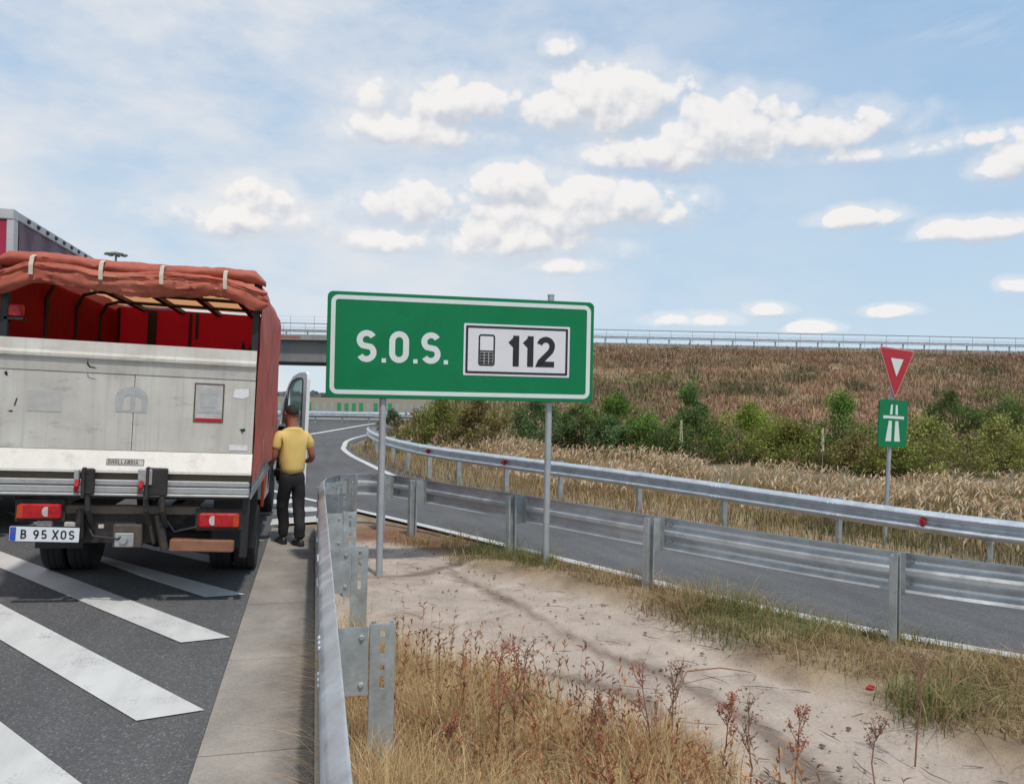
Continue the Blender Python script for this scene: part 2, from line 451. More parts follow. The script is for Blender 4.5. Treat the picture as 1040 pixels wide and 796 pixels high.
SANDL = np.array([(.30, 5.75), (.62, 5.35), (1.05, 5.0), (1.5, 4.0), (1.85, 3.0), (2.25, 2.2), (2.9, .8)])
SANDU = np.array([(.4, 10.7), (1.25, 9.9), (1.75, 8.9), (2.42, 7.7), (3.05, 6.2), (3.35, 4.6), (3.62, 3.4), (4.2, 2.2), (5.2, .6)])
def sand_amount(x, y, wob=0):
    l = polydist(x, y, SANDL) + wob; u = polydist(x, y, SANDU) + wob
    return sstep(-.05, .22, l) * sstep(.05, -.25, u)      # left of SANDL, right of SANDU

def verge_lift(x, y):
    x = np.asarray(x, float); y = np.asarray(y, float); dn = polydist(x, y, LINE_NEAR)
    return .075 * (1 - sand_amount(x, y)) * sstep(.25, .55, dn) * sstep(1.2, 2.2, x) * sstep(9.5, 8, y)
def make_ground():
    xs = axis(-.2, 8.5, .07, 3500); ys = axis(.6, 16, .07, 3500)
    X, Y = np.meshgrid(xs, ys)
    near = (X > -1) & (X < 9.2) & (Y > 0) & (Y < 17)
    Z = gz(X, Y) - .03
    wob = np.zeros(X.shape); wob[near] = fbm(X[near], Y[near], 1.3, 4, 3.)
    fine = np.zeros(X.shape); fine[near] = fbm(X[near], Y[near], 3.0, 4, 9.)
    sand = sand_amount(X, Y, wob * .22) * near
    d_near = polydist(X, Y, LINE_NEAR)
    verge = near & (d_near > .25) & (X > .1)
    Z = Z + np.where(verge, .035 + fine * .016 - .015 * sand + verge_lift(X, Y), 0)
    Z = np.where((X > .12) & (X < .3) & near, Z, Z)
    Z -= np.where((np.hypot(X, Y) > 200), .2 * sstep(200, 3000, np.hypot(X, Y)) * 10, 0)
    straw = np.array([.34, .255, .155]); soil = np.array([.25, .185, .125]); sandc = np.array([.475, .39, .32]); red = np.array([.23, .105, .065]); far = np.array([.20, .165, .115])
    C = np.empty(X.shape + (3,)); C[:] = far
    C[near] = soil * .6 + straw * .4
    k = np.clip(.5 + fine * .9, 0, 1)[..., None]
    C = np.where(near[..., None], C * (.75 + .5 * k), C)
    rp = (sstep(1.3, .2, np.hypot((X - 1.15) * .8, (Y - 10.3) * .7)) * near)[..., None]
    C = C * (1 - .8 * rp) + red * .8 * rp
    s3 = sand[..., None]
    sc = sandc * (.88 + .28 * np.clip(wob + .5, 0, 1))[..., None]
    # dark line by the left sign pole; tyre tracks and dirt pressed into the sand
    for P, w, a in (([(.35, 8.5), (.7, 8.23), (1.2, 8.35), (2.0, 9.1)], .06, .8), ([(1.45, 8.3), (1.82, 7.0), (2.1, 5.7), (2.42, 4.9), (2.55, 4.1), (2.5, 3.2)], .06, .78), ([(1.2, 5.35), (1.65, 5.1), (1.95, 4.75), (2.1, 4.3), (2.05, 3.8)], .055, .8)):
        dd = np.abs(polydist(X, Y, poly_resample(np.array(P), .1)))
        m = (sstep(w * 1.8, w * .3, dd + wob * .06 + fine * .03) * a)[..., None]
        sc = sc * (1 - m) + np.array([.17, .12, .095]) * m
    grit = (np.maximum(sstep(.10, .36, fine) * .55 * sstep(-.2, .35, wob + .2), sstep(.12, .45, wob) * .38))[..., None]
    sc = sc * (1 - grit) + np.array([.26, .20, .155]) * grit
    C = C * (1 - s3) + sc * s3
    h, w = X.shape
    idx = np.arange(h * w).reshape(h, w)
    q = np.stack([idx[:-1, :-1], idx[:-1, 1:], idx[1:, 1:], idx[1:, :-1]], -1).reshape(-1, 4)
    o = np_mesh('ground', np.stack([X, Y, Z], -1).reshape(-1, 3), [q], GROUND, C.reshape(-1, 3), smooth=True)
    structure(o)
make_ground()

def make_embankment():
    A = np.arange(-2, 130, 1.6); O = np.arange(-30, 47, 1.4)
    AA, OO = np.meshgrid(A, O)
    X = BP[0] + AA * BD[0] + OO * BN[0]; Y = BP[1] + AA * BD[1] + OO * BN[1]
    n = fbm(X, Y, .12, 4, 5.)
    Z = emb_z(X, Y) + n * .22 * ((OO > 4) & (OO < 42)) - .06
    k = np.clip(.5 + n, 0, 1)[..., None]
    C = np.array([.20, .125, .08]) * (1 - k) + np.array([.32, .22, .14]) * k
    h, w = X.shape; idx = np.arange(h * w).reshape(h, w)
    q = np.stack([idx[:-1, :-1], idx[1:, :-1], idx[1:, 1:], idx[:-1, 1:]], -1).reshape(-1, 4)
    structure(np_mesh('embankment', np.stack([X, Y, Z], -1).reshape(-1, 3), [q], GROUND, C.reshape(-1, 3), smooth=True))
make_embankment()

# ------------------------------------------------------------------ roads
def loft_sheet(name, left, right, nx, mat, dz, step=.5):
    L, Rr = left, right
    n = len(L); T = np.linspace(0, 1, nx)
    X = L[:, 0:1] * (1 - T) + Rr[:, 0:1] * T; Y = L[:, 1:2] * (1 - T) + Rr[:, 1:2] * T
    Z = gz(X, Y) + dz
    idx = np.arange(n * nx).reshape(n, nx)
    q = np.stack([idx[:-1, :-1], idx[:-1, 1:], idx[1:, 1:], idx[1:, :-1]], -1).reshape(-1, 4)
    return structure(np_mesh(name, np.stack([X, Y, Z], -1).reshape(-1, 3), [q], mat, smooth=True))

ys = np.concatenate([np.arange(-12, 30, .5), np.arange(30, 78, 2.)])
xr = np.where(ys < 11.2, -.56, np.nan)
# right boundary: gutter edge, then out to the ramp's far side beyond the bullnose
def main_right(y):
    if y < 11.5: return -.56
    if y < 13.0: return -.56 + (y - 11.5) / 1.5 * .9
    if y < 26: return .34
    if y < 52: return float(np.interp(y, [26, 29, 33, 37, 41.5, 46, 52], [.34, 1.2, 1.4, 1.7, 2.7, 4.4, 8.5])) + .15
    return 8.65 + (y - 52) * 1.1
loft_sheet('road', np.array([(-24 if y < 40 else -24 - (y - 40) * .9, y) for y in ys]), np.array([(main_right(y), y) for y in ys]), 40, ASPH, 0.0)
# slip road, draped over its own crossfall
nl = poly_resample(LINE_NEAR, .4); fl = poly_resample(FARLINE, .4)
def arc_sample(P, n):
    d = np.concatenate([[0], np.cumsum(np.hypot(*np.diff(P[:, :2], axis=0).T))]); s = np.linspace(0, d[-1], n)
    return np.stack([np.interp(s, d, P[:, i]) for i in range(P.shape[1])], -1)
def offset(P, d):
    t = np.gradient(P[:, :2], axis=0); t /= np.linalg.norm(t, axis=1)[:, None]
    return P[:, :2] + np.stack([-t[:, 1], t[:, 0]], -1) * d
NLs = arc_sample(nl, 70); FLs = arc_sample(fl, 70)
loft_sheet('slip_road', offset(NLs, .10), offset(FLs, -.75), 22, ASPH, .004)

def line_strip(name, P, w, dz, off=0):
    P = np.asarray(P, float)
    a = offset(P, off + w / 2); b = offset(P, off - w / 2)
    return loft_sheet(name, a, b, 3, PAINT, dz)
line_strip('edge_line', arc_sample(nl[:-3], 80), .17, .012)
# far edge line curling round the tip of the gore
tip = np.array([(1.2, 33.2), (1.5, 37.2), (2.4, 41.5), (3.8, 46), (6.2, 52)])
fl2 = poly_resample(np.vstack([FARLINE[:-1], tip]), .5)
line_strip('edge_line', fl2, .2, .013)
line_strip('lane_line', poly_resample(np.array([(-4.2, 30.5), (-.35, 42.6), (3.9, 58.4), (6.5, 66)]), 1.), .34, .012)
for y0 in (43, 50, 57):
    line_strip('lane_dash', np.array([(-4.4 + (y0 - 43) * .2, y0), (-3.9 + (y0 - 43) * .2, y0 + 2.2)]), .25, .012)

def road_patch(pts):
    mb = MB(); mb.sheet([(x, y, gzf(x, y) + .008) for x, y in pts]); return mb
for pts in ([(-4.9, 8.5), (-.95, 3.42), (-.60, 3.52), (-4.9, 9.05)],
            [(-5.2, 10.16), (-2.2, 6.42), (-.95, 4.81), (-.60, 4.92), (-2.55, 7.43), (-5.2, 10.9)],
            [(-5.4, 11.85), (-3.05, 8.85), (-.94, 6.24), (-.60, 6.34), (-3.35, 9.7), (-5.4, 12.3)],
            [(-5.6, 13.35), (-.94, 7.57), (-.60, 7.66), (-2.79, 10.0), (-5.6, 14.0)],
            [(-5.6, 15.0), (-.94, 8.92), (-.60, 9.02), (-3.78, 10.94 + .9), (-5.6, 15.7)],
            [(-5.0, 15.8), (-.94, 10.3), (-.60, 10.4), (-5.0, 16.3)],
            [(-.60, 11.72), (.30, 12.05), (.30, 12.75), (-.60, 12.35)],
            [(-.60, 12.95), (.20, 13.4), (-.02, 14.0), (-.70, 13.6)],
            [(-.75, 14.4), (-.15, 14.8), (-.40, 15.5), (-.95, 15.1)]):
    structure(road_patch(pts).build('hatch_stripe', PAINT))

# gutter of cast slabs, with a low kerb of dirt and concrete under the rail
mb = MB()
for i in range(10):
    y0 = -3.2 + i * 1.5
    a, b_ = y0 + .006, y0 + 1.494
    if b_ > 11.4: b_ = 11.4
    if a > b_: break
    mb.box(-.556, .03, a, b_, -.3, .006 + random.uniform(-.002, .003))
structure(mb.build('gutter', CONC))
mb = MB(); mb.box(.034, .15, -3, 10.9, -.3, .045, bev=.012)
structure(mb.build('kerb', KERB))

# ------------------------------------------------------------------ guardrails
WP = [(-.155, .004), (-.150, .012), (-.118, .058), (-.098, .080), (-.074, .080), (-.054, .058), (-.018, .003), (.018, .003), (.054, .058), (.074, .080), (.098, .080), (.118, .058), (.150, .012), (.155, .004)]
WPB = WP + [(v, u - .006) for v, u in reversed(WP)]

def path_frame(P, i):
    t = P[min(i + 1, len(P) - 1)][:2] - P[max(i - 1, 0)][:2]; t = t / np.linalg.norm(t)
    return t, np.array([-t[1], t[0]])

def beam_mesh(P, base, flat_from=None):
    mb = MB(); rings = []
    for i, p in enumerate(P):
        t, n = path_frame(P, i)
        rings.append([(p[0] + n[0] * u - base[0], p[1] + n[1] * u - base[1], p[2] + v - base[2]) for v, u in WPB])
    mb.loft(rings)
    return mb

def bolt(mb, M4, r=.014, h=.012):
    mb.lathe([(0.001, h), (r * .7, h), (r, h * .6), (r, 0)][::-1], 8, M4)

def post_mesh(h, deep=.35, slots=True):
    """C-section, origin at the top; x along the rail, y towards the beam"""
    mb = MB(); W = .12; T = .006
    if slots:
        x0, x1 = -T / 2, T / 2
        mb.box(x0, x1, -W / 2, -.012, -h - deep, 0); mb.box(x0, x1, .012, W / 2, -h - deep, 0)
        z = 0
        for a, b_ in ((.035, .06), (.085, .145), (.20, .225), (.25, .31)):
            mb.box(x0, x1, -.012, .012, -a, -z); z = b_
        mb.box(x0, x1, -.012, .012, -h - deep, -z)
    else:
        mb.box(-T / 2, T / 2, -W / 2, W / 2, -h - deep, 0)
    for s in (-1, 1):
        y0 = s * W / 2
        mb.box(T / 2, .05, min(y0, y0 - s * T), max(y0, y0 - s * T), -h - deep, 0)
        ya, yb = y0 - s * T, y0 - s * .022
        mb.box(.05 - T, .05, min(ya, yb), max(ya, yb), -h - deep, 0)
    return mb

def spacer_mesh(w, z0, z1):
    mb = MB()
    mb.box(.004, .008, .068, .068 + w, z0, z1)
    mb.box(.008, .05, .068 + w - .004, .068 + w, z0, z1)
    mb.box(.008, .03, .068, .072, z0, z1)
    for z in (z1 - .05, z0 + .05):
        bolt(mb, Matrix.Translation((.004, .1, z)) @ Matrix.Rotation(-math.pi / 2, 4, 'Y'))
    return mb

def guardrail(name, label, P, post_xy, base, postmat=GALV_POST, reflectors=(), slots=True, spacer=True, lap_at=True, group=None):
    root = thing(name, label, 'guardrail', base, group=group)
    beam = beam_mesh(P, base)
    for (x, y) in post_xy:
        i = int(np.argmin(np.hypot(P[:, 0] - x, P[:, 1] - y))); t, n = path_frame(P, i); p = P[i]
        px, py = p[0] - n[0] * .215, p[1] - n[1] * .215
        top = p[2] + .165
        gnd = gzf(px, py)
        ang = math.atan2(t[1], t[0])
        M4 = Matrix.Translation((px - base[0], py - base[1], top - base[2])) @ Matrix.Rotation(ang, 4, 'Z') @ Matrix.Rotation(random.uniform(-.012, .012), 4, 'X')
        a = post_mesh(top - gnd, slots=slots); a.v = [tuple(M4 @ V(q)) for q in a.v]
        a.build('post', postmat, root)
        if spacer:
            s = spacer_mesh(.14, -.34, -.012); s.v = [tuple(M4 @ V(q)) for q in s.v]
            s.build('spacer', postmat, root)
        # lapped joint with bolt heads, part of the beam
        for du, dv in ((-.08, .075 + .012), (.0, -.087), (.08, .087), (-.08, -.087), (.0, .087), (.08, -.087)):
            Mb = Matrix.Translation((p[0] + t[0] * du + n[0] * .078 - base[0], p[1] + t[1] * du + n[1] * .078 - base[1], p[2] + dv - base[2])) @ Matrix.Rotation(math.atan2(n[1], n[0]), 4, 'Z') @ Matrix.Rotation(math.pi / 2, 4, 'Y')
            bolt(beam, Mb)
            Mb = Matrix.Translation((p[0] + t[0] * du + n[0] * .062 - base[0], p[1] + t[1] * du + n[1] * .062 - base[1], p[2] + dv - base[2])) @ Matrix.Rotation(math.atan2(n[1], n[0]), 4, 'Z') @ Matrix.Rotation(-math.pi / 2, 4, 'Y')
            bolt(beam, Mb)
    beam.build('beam', GALV, root, smooth=50)
    for (x, y) in reflectors:
        i = int(np.argmin(np.hypot(P[:, 0] - x, P[:, 1] - y))); t, n = path_frame(P, i); p = P[i]
        M4 = Matrix.Translation((p[0] + n[0] * .012 - base[0], p[1] + n[1] * .012 - base[1], p[2] - base[2])) @ Matrix.Rotation(math.atan2(n[1], n[0]), 4, 'Z')
        mb = MB(); mb.loft([[(0, -.035, -.05), (0, .035, -.05), (0, .035, .05), (0, -.035, .05)], [(.10, -.03, -.035), (.10, .03, -.035), (.10, .03, .035), (.10, -.03, .035)]], M=M4)
        mb.build('reflector', REDL, root)
    return root

RA = np.array([(.125, -3, .63), (.125, 2, .63), (.125, 6, .625), (.125, 9.4, .62), (.13, 10.2, .615), (.19, 10.85, .61), (.36, 11.32, .605), (.68, 11.5, .60), (1.02, 11.32, .60), (1.42, 10.72, .60), (1.9, 9.85, .595), (2.42, 8.9, .595), (3.3, 7.22, .595), (4.4, 5.32, .595), (5.25, 4.35, .59), (6.3, 3.3, .58), (7.9, 1.9, .57)])
PA = poly_resample(RA, .12)
guardrail('guardrail', 'steel guardrail running along the gutter and bending round in front of the slip road', PA,
          [(.09, -.05), (.09, 1.95), (.09, 3.84), (.09, 5.72), (.09, 7.55), (.09, 8.95), (.12, 10.2), (.36, 11.3), (1.05, 11.25), (1.5, 10.6), (2.45, 8.9), (3.36, 7.12), (4.46, 5.25), (5.75, 3.85), (7.2, 2.5)], (.5, 8, 0))
PC = poly_resample(np.vstack([RAILC - np.array([0, 0, .155]), [(2.6, 34.6, .42), (3.6, 35.6, .42), (4.8, 36.2, .42)]]), .25)
pcx = arc_sample(PC, 400)
_d = np.concatenate([[0], np.cumsum(np.hypot(*np.diff(pcx[:, :2], axis=0).T))])
pp = [tuple(pcx[np.argmin(np.abs(_d - s)), :2]) for s in np.arange(1.2, _d[-1], 2.0)]
guardrail('guardrail', 'steel guardrail with red reflectors in front of the tall straw grass', PC, pp, (6, 12, -.2),
          reflectors=[(8.35, 9.25), (4.2, 17.2), (2.95, 20.6)], slots=False)

# ------------------------------------------------------------------ lettering from strokes
def arc(cx, cy, rx, ry, a0, a1, n=14):
    return [(cx + rx * math.cos(R(a0 + (a1 - a0) * i / n)), cy + ry * math.sin(R(a0 + (a1 - a0) * i / n))) for i in range(n + 1)]
GLYPH = {  # centre lines in a box one unit high; (strokes, width)
 'S': ([arc(.31, .695, .215, .21, 28, 235, 18) + arc(.31, .305, .215, .21, 55, -152, 18)], .62),
 'O': ([arc(.31, .68, .215, .225, 0, 180, 16) + arc(.31, .32, .215, .225, 180, 360, 16) + [(.525, .68)]], .62),
 '1': ([[(.03, .70), (.19, .86)], [(.215, 1.0), (.215, 0)]], .31),
 '2': ([arc(.31, .69, .215, .215, 165, -20, 16) + [(.47, .52), (.13, .17), (.10, .095), (.60, .095)]], .62),
 '5': ([[(.52, .91), (.15, .91), (.12, .52)] + arc(.30, .32, .22, .225, 110, -150, 16)], .62),
 '9': ([arc(.31, .67, .21, .24, 0, 360, 22), [(.52, .64), (.49, .42), (.40, .22), (.22, .04)]], .62),
 'B': ([[(.10, 0), (.10, 1)], [(.10, .91), (.33, .91)] + arc(.33, .72, .17, .19, 90, -90, 10) + [(.10, .53)], [(.12, .505), (.34, .505)] + arc(.34, .30, .20, .205, 90, -90, 10) + [(.10, .095)]], .62),
 'X': ([[(.04, 1), (.58, 0)], [(.58, 1), (.04, 0)]], .62),
 'D': ([[(.10, 0), (.10, 1)], [(.10, .91), (.25, .91)] + arc(.25, .5, .27, .41, 90, -90, 14) + [(.10, .09)]], .62),
 'H': ([[(.10, 0), (.10, 1)], [(.52, 0), (.52, 1)], [(.10, .5), (.52, .5)]], .62),
 'L': ([[(.10, 1), (.10, .09), (.54, .09)]], .56),
 'A': ([[(.04, 0), (.31, .98), (.58, 0)], [(.14, .3), (.48, .3)]], .62),
 'N': ([[(.10, 0), (.10, 1)], [(.12, .97), (.50, .03)], [(.52, 0), (.52, 1)]], .62),
 'I': ([[(.10, 0), (.10, 1)]], .20),
}
def stroke(mb, pts, w, y, M4=None, t=.0015):
    P = [V((a, b)) for a, b in pts]
    cl = (P[0] - P[-1]).length < 1e-6
    if cl: P = P[:-1]
    P2 = [P[0]]
    for p in P[1:]:
        if (p - P2[-1]).length > 1e-6: P2.append(p)
    P = P2; n = len(P); Ls, Rs = [], []
    for i in range(n):
        a = P[(i - 1) % n] if (cl or i > 0) else None; b = P[(i + 1) % n] if (cl or i < n - 1) else None
        d1 = (P[i] - a).normalized() if a is not None else None; d2 = (b - P[i]).normalized() if b is not None else None
        if d1 is None: d1 = d2
        if d2 is None: d2 = d1
        n1 = V((-d1.y, d1.x)); n2 = V((-d2.y, d2.x)); m = (n1 + n2)
        m = m.normalized() if m.length > 1e-6 else n1
        k = min(w / 2 / max(.35, m.dot(n1)), w)
        Ls.append(P[i] + m * k); Rs.append(P[i] - m * k)
    vs = [(p.x, y, p.y) for p in Ls] + [(p.x, y, p.y) for p in Rs]
    fs = [(i, (i + 1) % n, n + (i + 1) % n, n + i) for i in range(n if cl else n - 1)]
    mb.add(vs, [tuple(reversed(f)) for f in fs], M4)
def write(mb, txt, x, z, h, sw, y, wscale=1., gap=.16, M4=None):
    for k, c in enumerate(txt):
        if c == ' ': x += h * .34; continue
        if c == '.':
            mb.box(x, x + sw, y - .0002, y, z, z + sw, M4); x += sw + h * gap * .6; continue
        st, w = GLYPH[c]
        for q, s in enumerate(st):
            stroke(mb, [(x + p[0] * h * wscale, z + p[1] * h) for p in s], sw, y - .0004 * q, M4)
        x += w * h * wscale + h * gap
    return x
def rrect(x0, x1, z0, z1, r, n=6):
    return [p for cx, cz, a in ((x1 - r, z1 - r, 0), (x0 + r, z1 - r, 90), (x0 + r, z0 + r, 180), (x1 - r, z0 + r, 270)) for p in arc(cx, cz, r, r, a, a + 90, n)]
def ring(mb, x0, x1, z0, z1, r, w, y, t=.002, M4=None):
    mb.plate(rrect(x0, x1, z0, z1, r), [rrect(x0 + w, x1 - w, z0 + w, z1 - w, max(r - w, .004))], t, (M4 or Matrix()) @ Matrix.Translation((0, y, 0)))

# ------------------------------------------------------------------ big emergency sign
def sos_sign():
    x0, y0, x1, y1 = .10, 8.25, 2.965, 8.09
    base = (1.5, 8.17, 0); ang = math.atan2(y1 - y0, x1 - x0); Wd = math.hypot(x1 - x0, y1 - y0); Hh = 1.10
    root = thing('road_sign', 'large green S.O.S. 112 sign standing on two grey poles in the sand', 'road sign', base)
    Z0 = 1.87
    Mp = Matrix.Translation((x0 - base[0], y0 - base[1], Z0)) @ Matrix.Rotation(ang, 4, 'Z')
    def build(mb, name, mat, par=None, **k):
        return mb.build(name, mat, par or root, **k)
    p = MB(); p.plate(rrect(0, Wd, 0, Hh, .055), t=.018, M=Mp); panel = build(p, 'panel', GREEN)
    p = MB()
    p.plate(rrect(-.004, Wd + .004, -.004, Hh + .004, .058), [rrect(.008, Wd - .008, .008, Hh - .008, .05)], .03, Mp @ Matrix.Translation((0, .0185, 0))); build(p, 'edge_rim', GREEN_E)
    p = MB(); ring(p, .035, Wd - .035, .035, Hh - .035, .075, .045, -.003, .0025, Mp); build(p, 'border', WHITE, panel)
    p = MB()
    write(p, 'S', .30, .372, .336, .062, -.003, 1.0, M4=Mp); p.box(.562, .607, -.0032, -.003, .372, .417, Mp)
    write(p, 'O', .637, .372, .336, .062, -.003, 1.0, M4=Mp); p.box(.892, .937, -.0032, -.003, .372, .417, Mp)
    write(p, 'S', .972, .372, .336, .062, -.003, 1.0, M4=Mp); p.box(1.215, 1.26, -.0032, -.003, .372, .417, Mp)
    build(p, 'lettering', WHITE, panel)
    p = MB(); p.plate(rrect(1.425, 2.597, .264, .82, .012), t=.003, M=Mp @ Matrix.Translation((0, -.0035, 0))); wp = build(p, 'number_panel', WHITE_B)
    p = MB(); ring(p, 1.447, 2.575, .286, .798, .012, .024, -.006, .002, Mp); build(p, 'number_border', BLACK, wp)
    p = MB()
    ring(p, 1.585, 1.765, .37, .708, .03, .017, -.006, .002, Mp)
    for s in ((1.602, .535, 1.748, .520),):
        p.box(s[0], s[2], -.0062, -.0042, s[3], s[1], Mp)
    for r in range(4):
        for c in range(3):
            p.box(1.605 + c * .0487, 1.605 + c * .0487 + .040, -.0065, -.0043, .392 + r * .0315, .392 + r * .0315 + .0245, Mp)
    p2 = MB(); p2.box(1.602, 1.748, -.0048, -.0038, .387, .522, Mp); build(p2, 'keypad_ground', STAIN, wp)
    build(p, 'phone_symbol', BLACK, wp)
    p = MB()
    write(p, '1', 1.925, .372, .333, .068, -.006, 1.0, M4=Mp)
    write(p, '1', 2.085, .372, .333, .068, -.006, 1.0, M4=Mp)
    write(p, '2', 2.225, .372, .333, .062, -.006, 1.0, M4=Mp)
    build(p, 'number_lettering', BLACK, wp)
    for px, py, top, lean in ((.69, 8.29, 2.85, 0.), (2.50, 8.21, 3.04, .0)):
        q = MB(); q.tube([(px - base[0] + lean, py - base[1], -.3), (px - base[0], py - base[1], top)], .036, 16)
        q.tube([(px - base[0], py - base[1], top), (px - base[0], py - base[1], top + .012)], [.040, .038], 16)
        po = build(q, 'pole', POLE, smooth=True)
        for z in (2.1, 2.7):
            c = MB(); c.box(px - base[0] - .06, px - base[0] + .06, py - base[1] - .040, py - base[1] + .046, z, z + .05); build(c, 'clamp', GALV_D)
    for z in (2.1, 2.7):
        c = MB(); c.box(.2, Wd - .2, .02, .045, z - Z0, z - Z0 + .05, Mp); build(c, 'rail_bar', GALV_D)
sos_sign()

def yield_sign():
    base = (8.98, 10.62, -.36)
    root = thing('yield_sign', 'leaning red triangle yield sign above a green motorway plate', 'road sign', base)
    # faces the slip road traffic
    Mp = Matrix.Rotation(R(2.2), 4, 'Y') @ Matrix.Rotation(R(16.0), 4, 'Z')
    q = MB(); q.tube([(0, .055, -.3), (0, .055, 3.1)], .033, 12, Mp)
    q.build('pole', POLE, root, smooth=True)
    def tri(s, zc, r):
        # pointing down; centroid at zc; rounded corners
        pts = []
        for k, a in enumerate((30, 150, 270)):
            c = (math.cos(R(a)) * s / math.sqrt(3), math.sin(R(a)) * s / math.sqrt(3))
            cc = (c[0] * (1 - 2 * r / (s / math.sqrt(3))), c[1] * (1 - 2 * r / (s / math.sqrt(3))))
            pts += [(cc[0] + r * math.cos(R(a - 60 + 120 * i / 5)), zc + cc[1] + r * math.sin(R(a - 60 + 120 * i / 5))) for i in range(6)]
        return pts
    zc = 2.92
    t = MB(); t.plate(tri(.94, zc, .03), t=.012, M=Mp); tp = t.build('triangle_panel', PINK, root)
    t = MB(); t.plate(tri(.87, zc, .025), t=.003, M=Mp @ Matrix.Translation((0, -.0035, 0))); t.build('red_field', SIGNRED, tp)
    t = MB(); t.plate(tri(.335, zc + .01, .008), t=.003, M=Mp @ Matrix.Translation((0, -.007, 0))); t.build('white_centre', WHITE, tp)
    t = MB(); t.plate(tri(.93, zc, .03), t=.004, M=Mp @ Matrix.Translation((0, .0125, 0))); t.build('back_plate', BACKG, tp)
    x0, x1, z0, z1 = -.37, .37, 1.60, 2.36
    t = MB(); t.plate(rrect(x0, x1, z0, z1, .05), t=.02, M=Mp @ Matrix.Translation((-.01, 0, 0))); gp = t.build('motorway_plate', GREEN, root)
    t = MB()
    Mq = Mp @ Matrix.Translation((-.01, -.003, 0))
    t.plate([(-.19, z0 + .09), (-.04, z0 + .09), (-.045, z0 + .42), (-.125, z0 + .42)], t=.002, M=Mq)
    t.plate([(.04, z0 + .09), (.19, z0 + .09), (.125, z0 + .42), (.045, z0 + .42)], t=.002, M=Mq)
    t.plate([(-.105, z0 + .52), (-.04, z0 + .52), (-.038, z0 + .68), (-.085, z0 + .68)], t=.002, M=Mq)
    t.plate([(.04, z0 + .52), (.105, z0 + .52), (.085, z0 + .68), (.038, z0 + .68)], t=.002, M=Mq)
    t.plate([(-.27, z0 + .45), (-.24, z0 + .45), (-.24, z0 + .455), (.24, z0 + .455), (.24, z0 + .45), (.27, z0 + .45), (.27, z0 + .50), (-.27, z0 + .50)], t=.002, M=Mq)
    t.build('motorway_symbol', WHITE, gp)
yield_sign()
